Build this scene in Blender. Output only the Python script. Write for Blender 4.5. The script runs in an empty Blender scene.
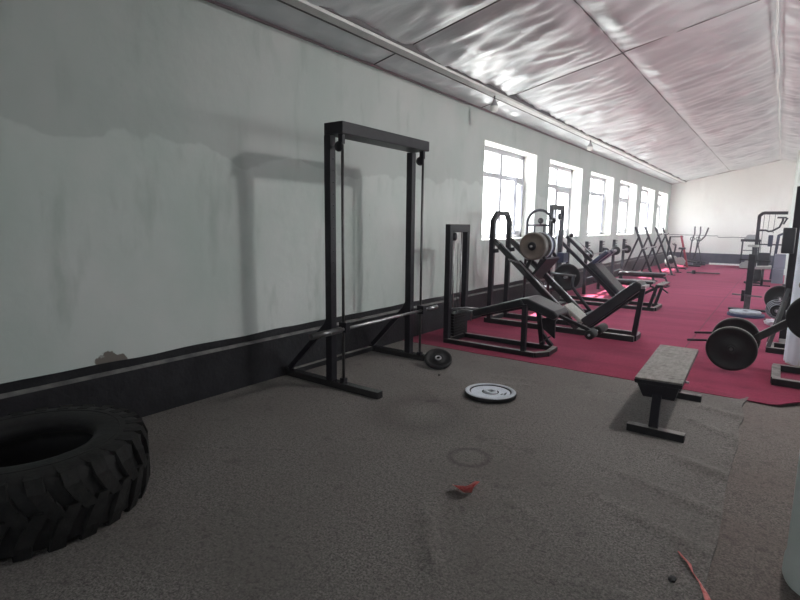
import bpy, bmesh, math, random
from mathutils import Vector, Matrix, noise
random.seed(7)
S = bpy.context.scene
COL = S.collection
D = math.radians
HAZE = .0055
ORG = {}          # world origin of every root

# ------------------------------------------------------------------ materials
def mat(name, base, rough=.5, metal=0., var=None, vscale=8., bump=0., bscale=40., spec=.5, sheen=0.):
    m = bpy.data.materials.new(name); m.use_nodes = True
    nt = m.node_tree; N = nt.nodes; L = nt.links
    b = N['Principled BSDF']
    b.inputs['Base Color'].default_value = (*base, 1)
    b.inputs['Roughness'].default_value = rough
    b.inputs['Metallic'].default_value = metal
    b.inputs['Specular IOR Level'].default_value = spec
    if sheen:
        b.inputs['Sheen Weight'].default_value = sheen
    tc = N.new('ShaderNodeTexCoord')
    if var:
        n = N.new('ShaderNodeTexNoise'); n.inputs['Scale'].default_value = vscale; n.inputs['Detail'].default_value = 6
        L.new(tc.outputs['Object'], n.inputs['Vector'])
        r = N.new('ShaderNodeValToRGB'); r.color_ramp.elements[0].position = .35; r.color_ramp.elements[1].position = .68
        r.color_ramp.elements[0].color = (*base, 1); r.color_ramp.elements[1].color = (*var, 1)
        L.new(n.outputs['Fac'], r.inputs['Fac']); L.new(r.outputs['Color'], b.inputs['Base Color'])
    if bump:
        n = N.new('ShaderNodeTexNoise'); n.inputs['Scale'].default_value = bscale; n.inputs['Detail'].default_value = 4
        L.new(tc.outputs['Object'], n.inputs['Vector'])
        bp = N.new('ShaderNodeBump'); bp.inputs['Strength'].default_value = bump; bp.inputs['Distance'].default_value = .01
        L.new(n.outputs['Fac'], bp.inputs['Height']); L.new(bp.outputs['Normal'], b.inputs['Normal'])
    return m

def mixnode(nt, a, b, fac):
    n = nt.nodes.new('ShaderNodeMix'); n.data_type = 'RGBA'
    for i, v in ((6, a), (7, b)):
        if isinstance(v, tuple): n.inputs[i].default_value = (*v, 1)
        else: nt.links.new(v, n.inputs[i])
    if isinstance(fac, float): n.inputs[0].default_value = fac
    else: nt.links.new(fac, n.inputs[0])
    return n.outputs[2]

def noise_fac(nt, vec, scale, lo, hi, detail=6, stretch=None, rough=.55):
    if stretch:
        mp = nt.nodes.new('ShaderNodeMapping'); mp.inputs['Scale'].default_value = stretch
        nt.links.new(vec, mp.inputs['Vector']); vec = mp.outputs['Vector']
    n = nt.nodes.new('ShaderNodeTexNoise'); n.inputs['Scale'].default_value = scale; n.inputs['Detail'].default_value = detail
    n.inputs['Roughness'].default_value = rough
    nt.links.new(vec, n.inputs['Vector'])
    r = nt.nodes.new('ShaderNodeMapRange'); r.inputs[1].default_value = lo; r.inputs[2].default_value = hi
    nt.links.new(n.outputs['Fac'], r.inputs[0])
    return r.outputs[0]

def plaster(name, c0, c1, c2):
    m = bpy.data.materials.new(name); m.use_nodes = True; nt = m.node_tree
    b = nt.nodes['Principled BSDF']; b.inputs['Roughness'].default_value = .85
    b.inputs['Specular IOR Level'].default_value = .2
    tc = nt.nodes.new('ShaderNodeTexCoord'); v = tc.outputs['Object']
    c = mixnode(nt, c0, c1, noise_fac(nt, v, 1.1, .38, .66, 8, (1, 1, .7)))
    c = mixnode(nt, c, c2, noise_fac(nt, v, 3.2, .56, .78, 9, (1, 1.6, .45)))
    c = mixnode(nt, c, (.22, .21, .2), noise_fac(nt, v, 23., .735, .76, 3))
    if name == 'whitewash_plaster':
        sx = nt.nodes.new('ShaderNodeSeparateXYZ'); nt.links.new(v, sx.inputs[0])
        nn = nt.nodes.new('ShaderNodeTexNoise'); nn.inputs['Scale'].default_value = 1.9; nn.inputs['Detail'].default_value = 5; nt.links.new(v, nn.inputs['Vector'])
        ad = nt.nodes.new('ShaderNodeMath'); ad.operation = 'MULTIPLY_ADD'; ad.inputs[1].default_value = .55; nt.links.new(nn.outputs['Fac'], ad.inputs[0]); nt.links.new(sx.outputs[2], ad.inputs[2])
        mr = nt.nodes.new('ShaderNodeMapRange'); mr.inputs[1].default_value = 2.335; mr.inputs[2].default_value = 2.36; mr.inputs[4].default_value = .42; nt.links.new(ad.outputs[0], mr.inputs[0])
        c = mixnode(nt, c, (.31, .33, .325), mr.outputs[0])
        vd = nt.nodes.new('ShaderNodeVectorMath'); vd.operation = 'DISTANCE'; vd.inputs[1].default_value = (-3.87, 1.72, .44); nt.links.new(v, vd.inputs[0])
        n2 = nt.nodes.new('ShaderNodeTexNoise'); n2.inputs['Scale'].default_value = 14; n2.inputs['Detail'].default_value = 6; nt.links.new(v, n2.inputs['Vector'])
        a2 = nt.nodes.new('ShaderNodeMath'); a2.operation = 'MULTIPLY_ADD'; a2.inputs[1].default_value = .16; nt.links.new(n2.outputs['Fac'], a2.inputs[0]); nt.links.new(vd.outputs['Value'], a2.inputs[2])
        m2 = nt.nodes.new('ShaderNodeMapRange'); m2.inputs[1].default_value = .185; m2.inputs[2].default_value = .195; m2.inputs[3].default_value = 1; m2.inputs[4].default_value = 0; nt.links.new(a2.outputs[0], m2.inputs[0])
        c = mixnode(nt, c, (.16, .14, .125), m2.outputs[0])
    nt.links.new(c, b.inputs['Base Color'])
    n = nt.nodes.new('ShaderNodeTexNoise'); n.inputs['Scale'].default_value = 9; n.inputs['Detail'].default_value = 8
    nt.links.new(v, n.inputs['Vector'])
    bp = nt.nodes.new('ShaderNodeBump'); bp.inputs['Strength'].default_value = .35; bp.inputs['Distance'].default_value = .012
    nt.links.new(n.outputs['Fac'], bp.inputs['Height']); nt.links.new(bp.outputs['Normal'], b.inputs['Normal'])
    return m

def felt(name, c0, c1, c2, fine=260., streak=(1, 1, 1), rings=(), sheen=.3, spec=.2, tint=(1, 1, 1)):
    m = bpy.data.materials.new(name); m.use_nodes = True; nt = m.node_tree
    b = nt.nodes['Principled BSDF']; b.inputs['Roughness'].default_value = .9
    b.inputs['Specular IOR Level'].default_value = spec
    b.inputs['Sheen Weight'].default_value = sheen; b.inputs['Sheen Roughness'].default_value = .4; b.inputs['Sheen Tint'].default_value = (*tint, 1)
    tc = nt.nodes.new('ShaderNodeTexCoord'); v = tc.outputs['Object']
    c = mixnode(nt, c0, c1, noise_fac(nt, v, fine, .36, .66, 4, None, .7))
    c = mixnode(nt, c, c2, noise_fac(nt, v, 1.3, .42, .75, 8, streak))
    c = mixnode(nt, c, tuple(x * .45 for x in c0), noise_fac(nt, v, 5.5, .60, .95, 8))
    c = mixnode(nt, c, tuple(x * .6 for x in c0), noise_fac(nt, v, 38., .48, .86, 4, None, .7))
    c = mixnode(nt, c, tuple(min(1, x * 1.25) for x in c1), noise_fac(nt, v, 46., .60, .95, 4, None, .7))
    for (x, y, r, w, k) in rings:
        d = nt.nodes.new('ShaderNodeVectorMath'); d.operation = 'DISTANCE'; d.inputs[1].default_value = (x, y, 0)
        nt.links.new(v, d.inputs[0])
        s = nt.nodes.new('ShaderNodeMath'); s.operation = 'SUBTRACT'; s.inputs[1].default_value = r
        nt.links.new(d.outputs['Value'], s.inputs[0])
        a = nt.nodes.new('ShaderNodeMath'); a.operation = 'ABSOLUTE'; nt.links.new(s.outputs[0], a.inputs[0])
        q = nt.nodes.new('ShaderNodeMapRange'); q.inputs[1].default_value = 0; q.inputs[2].default_value = w
        q.inputs[3].default_value = k; q.inputs[4].default_value = 0
        nt.links.new(a.outputs[0], q.inputs[0])
        c = mixnode(nt, c, tuple(x * .35 for x in c0), q.outputs[0])
    nt.links.new(c, b.inputs['Base Color'])
    n = nt.nodes.new('ShaderNodeTexNoise'); n.inputs['Scale'].default_value = fine * 1.7; n.inputs['Detail'].default_value = 3
    nt.links.new(v, n.inputs['Vector'])
    bp = nt.nodes.new('ShaderNodeBump'); bp.inputs['Strength'].default_value = .3; bp.inputs['Distance'].default_value = .004
    nt.links.new(n.outputs['Fac'], bp.inputs['Height']); nt.links.new(bp.outputs['Normal'], b.inputs['Normal'])
    return m

M = {}
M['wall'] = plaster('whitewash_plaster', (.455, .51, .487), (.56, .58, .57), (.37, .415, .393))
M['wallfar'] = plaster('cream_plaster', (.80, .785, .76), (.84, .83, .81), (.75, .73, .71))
M['reveal'] = mat('white_reveal', (.86, .86, .83), .7, var=(.8, .8, .77), vscale=6)
M['dado'] = mat('black_dado', (.008, .008, .010), .55, var=(.018, .017, .021), vscale=7, bump=.5, bscale=30, spec=.25)
M['dadofar'] = mat('flare_tinted_dado', (.034, .032, .056), .6, var=(.06, .054, .085), vscale=5)  # violet lift of lens flare put into the dado colour
M['ledge'] = mat('scuffed_ledge', (.05, .05, .052), .6, var=(.16, .155, .15), vscale=9)
M['black'] = mat('black_paint', (.007, .006, .010), .42, var=(.013, .012, .017), vscale=14, spec=.22)
M['blackworn'] = mat('worn_black_paint', (.008, .008, .010), .2, var=(.02, .019, .02), vscale=18, bump=.06, spec=.7)
M['steel'] = mat('bare_steel', (.42, .42, .44), .3, 1., var=(.3, .29, .3), vscale=20)
M['greysteel'] = mat('dull_steel', (.13, .13, .135), .35, .8, var=(.09, .085, .085), vscale=20)
M['vinyl'] = mat('black_vinyl', (.010, .010, .014), .34, var=(.017, .017, .022), vscale=6, bump=.12, bscale=60, spec=.4)
M['bluevinyl'] = mat('dark_blue_vinyl', (.015, .017, .045), .35, bump=.1)
M['greyvinyl'] = mat('grey_vinyl', (.42, .42, .40), .5, var=(.33, .33, .31), vscale=14)
M['rubber'] = mat('black_rubber', (.008, .008, .009), .62, var=(.016, .015, .015), vscale=12, bump=.3, bscale=35, spec=.22)
M['tread'] = mat('dusty_tread', (.007, .007, .007), .7, var=(.017, .016, .016), vscale=16, bump=.4, bscale=50, spec=.2)
M['iron'] = mat('black_iron', (.006, .006, .007), .5, var=(.012, .011, .012), vscale=10, bump=.15, spec=.2)
M['ironrim'] = mat('worn_iron_rim', (.16, .155, .15), .5, .3, var=(.08, .075, .07), vscale=24)
M['brown'] = mat('dusty_brown_iron', (.125, .10, .082), .6, var=(.165, .135, .11), vscale=12)
M['silver'] = mat('silver_paint', (.46, .49, .54), .45, .2, var=(.36, .38, .42), vscale=14)
M['silverface'] = mat('pale_silver_paint', (.52, .55, .62), .5, .1, var=(.42, .45, .5), vscale=10)
M['blue'] = mat('blue_rubber', (.016, .028, .085), .5)
M['white'] = mat('off_white_plastic', (.27, .265, .26), .45)
M['frame'] = mat('white_window_frame', (.36, .36, .39), .5, var=(.32, .32, .35), vscale=6)
M['sash'] = mat('grey_sash', (.2, .2, .23), .5)
M['grey'] = mat('grey_panel', (.19, .19, .25), .5, var=(.16, .16, .21), vscale=4)
M['lightgrey'] = mat('light_grey_plastic', (.32, .32, .34), .5)
M['redpaint'] = mat('red_paint', (.30, .015, .035), .45)
M['redplastic'] = mat('red_foil', (.5, .03, .035), .35, var=(.62, .2, .18), vscale=60)
M['beam'] = mat('white_duct', (.66, .66, .65), .5, var=(.58, .58, .57), vscale=5)
M['beamdark'] = mat('dark_duct_edge', (.08, .07, .075), .6)
M['crown'] = mat('mauve_trim', (.20, .15, .165), .7)
M['seam'] = mat('dark_seam', (.035, .03, .035), .7)
M['wire'] = mat('white_cable', (.78, .78, .77), .5)
M['bulb'] = mat('opal_bulb', (.82, .82, .80), .3)
M['column'] = plaster('column_plaster', (.52, .56, .54), (.58, .62, .60), (.46, .5, .47))
M['cloth'] = mat('white_cloth', (.66, .70, .78), .9, var=(.6, .64, .72), vscale=5, bump=.3, bscale=12)
M['plastic'] = mat('clear_bag', (.65, .65, .7), .2)
M['leaf'] = mat('pale_ground', (.45, .44, .40), .9)

# black paint, mottled paler on the faces that look up
m = bpy.data.materials.new('pale_top_black_paint'); m.use_nodes = True; nt = m.node_tree; b = nt.nodes['Principled BSDF']
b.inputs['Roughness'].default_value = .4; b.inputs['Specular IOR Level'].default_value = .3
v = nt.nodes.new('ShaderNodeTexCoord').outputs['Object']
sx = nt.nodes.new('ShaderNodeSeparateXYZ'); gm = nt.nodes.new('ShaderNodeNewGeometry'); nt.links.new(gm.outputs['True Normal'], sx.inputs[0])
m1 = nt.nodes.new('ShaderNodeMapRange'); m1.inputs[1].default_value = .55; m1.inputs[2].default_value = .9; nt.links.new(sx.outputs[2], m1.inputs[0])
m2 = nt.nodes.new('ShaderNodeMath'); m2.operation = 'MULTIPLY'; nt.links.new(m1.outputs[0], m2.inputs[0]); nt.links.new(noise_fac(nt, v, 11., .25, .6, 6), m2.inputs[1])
c = mixnode(nt, (.007, .007, .009), (.24, .225, .21), m2.outputs[0]); nt.links.new(c, b.inputs['Base Color']); M['mottled'] = m

# worn padded seat
m = bpy.data.materials.new('worn_seat_vinyl'); m.use_nodes = True; nt = m.node_tree; b = nt.nodes['Principled BSDF']
b.inputs['Roughness'].default_value = .55
v = nt.nodes.new('ShaderNodeTexCoord').outputs['Object']
c = mixnode(nt, (.14, .128, .118), (.23, .215, .20), noise_fac(nt, v, 14., .4, .65, 6, (3, 1, 1)))
c = mixnode(nt, c, (.05, .042, .04), noise_fac(nt, v, 9., .58, .68, 8, (1, 4, 1)))
nt.links.new(c, b.inputs['Base Color']); M['seat'] = m

M['greycarpet'] = felt('grey_felt', (.068, .062, .058), (.275, .252, .238), (.135, .122, .114), 95., sheen=.0, spec=.1, rings=[(-1.50, 2.83, .125, .035, .45), (-2.2, 3.3, .3, .25, .25)])
M['greycarpet2'] = felt('grey_felt_strip', (.075, .064, .059), (.25, .215, .20), (.15, .12, .11), 95., sheen=0., spec=.1)
M['redcarpet'] = felt('red_felt', (.155, .016, .036), (.29, .045, .085), (.115, .012, .026), 170., (.25, 2.5, 1), sheen=.22, spec=.08, tint=(1, .28, .50))
M['concrete'] = mat('dark_concrete', (.03, .028, .027), .9, var=(.02, .019, .018), vscale=4)

# ceiling foil
m = bpy.data.materials.new('quilted_ceiling_foil'); m.use_nodes = True; nt = m.node_tree; b = nt.nodes['Principled BSDF']
b.inputs['Roughness'].default_value = .36; b.inputs['Metallic'].default_value = .4
b.inputs['Base Color'].default_value = (.66, .62, .65, 1)
v = nt.nodes.new('ShaderNodeTexCoord').outputs['Object']
c = mixnode(nt, (.56, .58, .605), (.72, .735, .755), noise_fac(nt, v, 1.4, .35, .65, 5))
nt.links.new(c, b.inputs['Base Color'])
n = nt.nodes.new('ShaderNodeTexNoise'); n.inputs['Scale'].default_value = 5; n.inputs['Detail'].default_value = 3
mp = nt.nodes.new('ShaderNodeMapping'); mp.inputs['Scale'].default_value = (.5, 1.8, 1)
nt.links.new(v, mp.inputs['Vector']); nt.links.new(mp.outputs['Vector'], n.inputs['Vector'])
bp = nt.nodes.new('ShaderNodeBump'); bp.inputs['Strength'].default_value = .35; bp.inputs['Distance'].default_value = .02
nt.links.new(n.outputs['Fac'], bp.inputs['Height']); nt.links.new(bp.outputs['Normal'], b.inputs['Normal'])
M['foil'] = m

# window glass: see-through with a faint reflection
m = bpy.data.materials.new('window_glass'); m.use_nodes = True; nt = m.node_tree; nt.nodes.clear()
o_ = nt.nodes.new('ShaderNodeOutputMaterial'); t_ = nt.nodes.new('ShaderNodeBsdfTransparent'); g_ = nt.nodes.new('ShaderNodeBsdfGlossy')
t_.inputs['Color'].default_value = (.96, .98, .98, 1); g_.inputs['Roughness'].default_value = .02
x_ = nt.nodes.new('ShaderNodeMixShader'); x_.inputs[0].default_value = .05
nt.links.new(t_.outputs[0], x_.inputs[1]); nt.links.new(g_.outputs[0], x_.inputs[2])
nt.links.new(x_.outputs[0], o_.inputs['Surface']); M['glass'] = m

# ------------------------------------------------------------------ mesh builder (all coordinates in metres, world space)
class MB:
    def __init__(s): s.v = []; s.f = []; s.sm = []; s.mi = []; s.cur = 0
    def add(s, vs, fs, smooth=False):
        o = len(s.v); s.v += [Vector(p) for p in vs]
        for f in fs: s.f.append([o + i for i in f]); s.sm.append(smooth); s.mi.append(s.cur)
        return s
    def hexa(s, p):      # 4 bottom, 4 top
        return s.add(p, [(3, 2, 1, 0), (4, 5, 6, 7), (0, 1, 5, 4), (1, 2, 6, 5), (2, 3, 7, 6), (3, 0, 4, 7)])
    def box(s, a, b):
        x0, y0, z0 = [min(a[i], b[i]) for i in range(3)]; x1, y1, z1 = [max(a[i], b[i]) for i in range(3)]
        return s.hexa([(x0, y0, z0), (x1, y0, z0), (x1, y1, z0), (x0, y1, z0), (x0, y0, z1), (x1, y0, z1), (x1, y1, z1), (x0, y1, z1)])
    def bar(s, p, q, w=.06, h=.06, side=(0, 1, 0), ext=0):   # square tube p->q, w along side, h across
        p = Vector(p); q = Vector(q); d = (q - p).normalized(); p = p - d * ext; q = q + d * ext
        sd = Vector(side); sd = (sd - d * sd.dot(d))
        if sd.length < 1e-4: sd = Vector((1, 0, 0)) - d * d.x
        sd.normalize(); up = d.cross(sd); a = sd * w / 2; c = up * h / 2
        return s.hexa([p - a - c, p + a - c, p + a + c, p - a + c, q - a - c, q + a - c, q + a + c, q - a + c])
    def tube(s, pts, r, n=12, closed=False):
        pts = [Vector(p) for p in pts]; k = len(pts); rs = r if isinstance(r, (list, tuple)) else [r] * k
        rings = []; prev = None
        for i, p in enumerate(pts):
            if closed: d = pts[(i + 1) % k] - pts[i - 1]
            else: d = pts[min(i + 1, k - 1)] - pts[max(i - 1, 0)]
            d.normalize()
            if prev is None:
                a = d.orthogonal().normalized()
            else:
                a = prev - d * prev.dot(d); a.normalize()
            prev = a; b = d.cross(a)
            rings.append([p + (a * math.cos(t) + b * math.sin(t)) * rs[i] for t in [2 * math.pi * j / n for j in range(n)]])
        vs = [q for R in rings for q in R]; fs = []
        for i in range(k if closed else k - 1):
            for j in range(n):
                A = i * n; B = ((i + 1) % k) * n
                fs.append((A + j, A + (j + 1) % n, B + (j + 1) % n, B + j))
        s.add(vs, fs, True)
        if not closed:
            s.add(rings[0], [tuple(range(n))[::-1]]); s.add(rings[-1], [tuple(range(n))])
        return s
    def lathe(s, c, ax, prof, n=40, smooth=True, closed=False):   # prof: (radius, offset along ax)
        c = Vector(c); d = Vector(ax).normalized(); a = d.orthogonal().normalized(); b = d.cross(a)
        k = len(prof)
        for i in range(k if closed else k - 1):
            (r0, h0), (r1, h1) = prof[i], prof[(i + 1) % k]
            A = [c + d * h0 + (a * math.cos(2 * math.pi * j / n) + b * math.sin(2 * math.pi * j / n)) * r0 for j in range(n)]
            B = [c + d * h1 + (a * math.cos(2 * math.pi * j / n) + b * math.sin(2 * math.pi * j / n)) * r1 for j in range(n)]
            if r0 < 1e-6: s.add([c + d * h0] + B, [(0, 1 + j, 1 + (j + 1) % n) for j in range(n)], smooth)
            elif r1 < 1e-6: s.add(A + [c + d * h1], [(j, (j + 1) % n, n)[::-1] for j in range(n)], smooth)
            else: s.add(A + B, [(j, (j + 1) % n, n + (j + 1) % n, n + j)[::-1] for j in range(n)], smooth)
        return s
    def ball(s, c, r, n=16):
        k = n // 2
        return s.lathe(c, (0, 0, 1), [(max(r * math.sin(math.pi * i / k), 0), -r * math.cos(math.pi * i / k)) for i in range(k + 1)], n)
    def prism(s, poly, off):   # polygon of 3D points extruded by off
        poly = [Vector(p) for p in poly]; off = Vector(off); n = len(poly)
        s.add(poly + [p + off for p in poly], [tuple(range(n))[::-1], tuple(range(n, 2 * n))] + [(i, (i + 1) % n, n + (i + 1) % n, n + i) for i in range(n)])
        return s
    def grid(s, fn, nu, nv, smooth=True):
        vs = [fn(i / nu, j / nv) for i in range(nu + 1) for j in range(nv + 1)]
        w = nv + 1
        return s.add(vs, [(i * w + j, (i + 1) * w + j, (i + 1) * w + j + 1, i * w + j + 1) for i in range(nu) for j in range(nv)], smooth)
    def build(s, name, mt, parent=None, bevel=0., fix=True):
        o0 = ORG.get(parent.name, Vector()) if parent else Vector()
        me = bpy.data.meshes.new(name)
        me.from_pydata([p - o0 for p in s.v], [], s.f)
        me.polygons.foreach_set('use_smooth', s.sm); me.polygons.foreach_set('material_index', s.mi)
        for q in (mt if isinstance(mt, (list, tuple)) else [mt]): me.materials.append(M[q])
        if fix:
            bm = bmesh.new(); bm.from_mesh(me)
            bmesh.ops.remove_doubles(bm, verts=bm.verts, dist=1e-6)
            bmesh.ops.recalc_face_normals(bm, faces=bm.faces); bm.to_mesh(me); bm.free()
        o = bpy.data.objects.new(name, me); COL.objects.link(o)
        if parent:
            o.parent = parent; ORG[o.name] = o0
        else: ORG[o.name] = Vector()
        if bevel:
            bv = o.modifiers.new('bevel', 'BEVEL'); bv.width = bevel; bv.segments = 2; bv.limit_method = 'ANGLE'; bv.angle_limit = D(40)
        return o

def tag(o, label, cat, group=None):
    o['label'] = label; o['category'] = cat
    if group: o['group'] = group
    return o
def struct(o): o['kind'] = 'structure'; return o
def thing(name, loc, label, cat, group=None):
    o = bpy.data.objects.new(name, None); COL.objects.link(o); o.location = loc; o.empty_display_size = .1
    ORG[o.name] = Vector(loc)
    return tag(o, label, cat, group)
def recenter(o, loc):    # move a single mesh thing's origin to its base
    v = Vector(loc); o.data.transform(Matrix.Translation(-v)); o.location = v; ORG[o.name] = v; return o
def copy_tree(o, parent=None):
    c = o.copy(); COL.objects.link(c)
    if parent is not None: c.parent = parent
    for ch in list(o.children): copy_tree(ch, c)
    return c
def dup(o, d, label):
    c = copy_tree(o); c.location = o.location + Vector(d); c['label'] = label; return c
def plabel(o, l): o['label'] = l; return o

# ------------------------------------------------------------------ the room
XL, XR, YB, YF = -3.87, 3.31, -2.6, 24.3
RX, RZ, EZ = -.28, 4.06, 3.27
WIN = [(7.47 + 2.80 * i, 9.62 + 2.85 * i * .995) for i in range(6)]
WIN = [(7.47, 9.63), (10.31, 12.44), (13.09, 15.24), (15.95, 18.1), (18.82, 20.97), (21.72, 23.64)]
SILL, HEAD, TH = 1.245, 2.815, .36
WINR = list(WIN)
def wall_with_openings(x0, x1, wins):
    b = MB(); b.box((x0, YB - .3, -.3), (x1, YF + .3, SILL)); b.box((x0, YB - .3, HEAD), (x1, YF + .3, 3.9 if x0 > 0 else 3.5))
    ys = [YB - .3] + [q for w in wins for q in w] + [YF + .3]
    for i in range(0, len(ys), 2): b.box((x0, ys[i], SILL), (x1, ys[i + 1], HEAD))
    return b
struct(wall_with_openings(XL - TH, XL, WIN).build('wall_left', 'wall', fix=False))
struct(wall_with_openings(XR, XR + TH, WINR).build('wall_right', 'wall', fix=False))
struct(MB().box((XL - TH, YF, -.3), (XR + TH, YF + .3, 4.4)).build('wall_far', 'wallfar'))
BW = (-.3, .7)  # added window, unseen behind the camera, brightens the near column
b = MB(); b.box((XL - TH, YB - .3, -.3), (XR + TH, YB, SILL)); b.box((XL - TH, YB - .3, HEAD), (XR + TH, YB, 4.4))
b.box((XL - TH, YB - .3, SILL), (BW[0], YB, HEAD)); b.box((BW[1], YB - .3, SILL), (XR + TH, YB, HEAD))
struct(b.build('wall_back', 'wall', fix=False))
b = MB(); y = YB - .2; wm = sum(BW) / 2
for p, q in (((BW[0], SILL), (BW[0] + .06, HEAD)), ((BW[1] - .06, SILL), (BW[1], HEAD)), ((BW[0] + .06, SILL), (BW[1] - .06, SILL + .06)), ((BW[0] + .06, HEAD - .06), (BW[1] - .06, HEAD)), ((wm - .04, SILL + .06), (wm + .04, HEAD - .06))): b.box((p[0], y - .03, p[1]), (q[0], y + .03, q[1]))
o = struct(b.build('window_13', 'frame', fix=False))
MB().box((BW[0] + .06, y - .003, SILL + .06), (wm - .04, y + .003, HEAD - .06)).build('pane', 'glass', o); MB().box((wm + .04, y - .003, SILL + .06), (BW[1] - .06, y + .003, HEAD - .06)).build('pane', 'glass', o)
struct(MB().box((XL - TH, YB - .3, -.3), (XR + TH, YF + .3, -.02)).build('floor', 'concrete'))

# ceiling: sagging quilted film between battens
SEAMX = [-1.86, 1.35]; SEAMY = [-.6, 2.05, 4.72, 7.3]
def ceil_z(x): return RZ - (RZ - EZ) / (RX - XL) * abs(x - RX) if x < RX else RZ - (RZ - EZ) / (XR - RX) * (x - RX)
def ceil_pt(x, y):
    dx = min(abs(x - q) for q in SEAMX + [XL, XR, RX]); dy = min(abs(y - q) for q in SEAMY + [YB, YF])
    e = min(1, dx / .22) * min(1, dy / .22)
    p = Vector((x * .55, y * 1.5, 0))
    w = noise.noise(p + Vector((0, x * .5, 3.1))) * .035 + abs(noise.noise(Vector((x * 1.1 + 5, y * 3.0 + x * .9, 1.7)))) * .050 + noise.noise(Vector((x * 2.4, y * 6.0 + x * 1.6, 9.))) * .020 + abs(noise.noise(Vector((x * 1.9 + y * .6, y * 4.6 - x * 1.2, 20.)))) * .030
    return Vector((x, y, ceil_z(x) - .012 - (.030 * e) - w * e))
NX, NY = 130, 620
cb = MB().grid(lambda u, v: ceil_pt(XL - .02 + u * (XR - XL + .04), YB - .02 + v * (YF - YB + .04)), NX, NY)
struct(cb.build('ceiling', 'foil', fix=False))
rf = MB(); rf.prism([(XL - TH, YB - .3, EZ + .12), (RX, YB - .3, RZ + .16), (XR + TH, YB - .3, EZ + .12), (XR + TH, YB - .3, EZ + .5), (RX, YB - .3, RZ + .6), (XL - TH, YB - .3, EZ + .5)], (0, YF - YB + .6, 0))
struct(rf.build('roof', 'beam'));  # unseen roof slab over the ceiling film, keeps the sky out
# seam battens (dark joints of the film)
sb = MB()
for x in SEAMX:
    for j in range(60):
        y0, y1 = YB + (YF - YB) * j / 60, YB + (YF - YB) * (j + 1) / 60
        sb.bar((x + .004 * math.sin(j * 1.7), y0, ceil_z(x) - .0165), (x + .004 * math.sin((j + 1) * 1.7), y1, ceil_z(x) - .0165), .013, .006, (1, 0, 0))
for y in SEAMY:
    for xa, xb in ((XL, SEAMX[0]), (SEAMX[0], RX), (RX, XR)):
        sb.bar((xa, y, ceil_z(xa) - .0165), (xb, y + .02, ceil_z(xb) - .0165), .013, .006, (0, 1, 0))
struct(sb.build('trim_2', 'seam', fix=False))
# white cable duct along the ceiling by the window wall
z0 = ceil_z(-3.4) - .02
db = MB().box((-3.465, YB, z0 - .075), (-3.335, YF, z0 + .02)); struct(db.build('trim_3', 'beam'))
db = MB().box((-3.475, YB, z0 - .012), (-3.466, YF, z0 + .0)); db.box((-3.334, YB, z0 - .045), (-3.322, YF, z0 + .03)); db.box((-3.472, YB, z0 - .079), (-3.45, YF, z0 - .0755))
struct(db.build('trim_4', 'beamdark'))
struct(MB().box((XL, YB, EZ - .035), (XL + .018, YF, EZ - .008)).build('trim_5', 'crown'))
struct(MB().prism([(XL, YF - .012, EZ - .04), (RX, YF - .012, RZ - .06), (RX, YF - .012, RZ - .04), (XL, YF - .012, EZ - .02)], (0, .01, 0)).build('trim_6', 'crown'))

# dado: projecting black plinth, scuffed ledge, ragged painted top edge
def dado(ya, yb, mt, name):
    b = MB(); n = int((yb - ya) / .11)
    b.box((XL, ya, -.02), (XL + .032, yb, .385)); b.cur = 1
    b.hexa([(XL, ya, .385), (XL + .032, ya, .385), (XL + .032, yb, .385), (XL, yb, .385), (XL, ya, .41), (XL + .012, ya, .408), (XL + .012, yb, .408), (XL, yb, .41)]); b.cur = 0
    tops = [.472 + noise.noise(Vector((0, (ya + i * .11) * 2.3, 5))) * .012 for i in range(n + 1)]
    for i in range(n):
        a, c = ya + (yb - ya) * i / n, ya + (yb - ya) * (i + 1) / n
        b.hexa([(XL, a, .40), (XL + .004, a, .40), (XL + .004, c, .40), (XL, c, .40), (XL, a, tops[i]), (XL + .004, a, tops[i]), (XL + .004, c, tops[i + 1]), (XL, c, tops[i + 1])])
    struct(b.build(name, [mt, 'ledge'], fix=False))
dado(YB, YF, 'dado', 'baseboard_left')
struct(MB().box((XL + .04, YF - .02, -.02), (XR, YF, .455)).build('baseboard_far', 'dadofar'))
struct(MB().box((-2.25, YF - .03, .0), (XR - .05, YF - .0205, .075)).build('trim_7', 'reveal'))
struct(MB().box((XR - .02, YB, -.02), (XR, YF - .03, .46)).build('baseboard_right', 'dado'))

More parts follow.
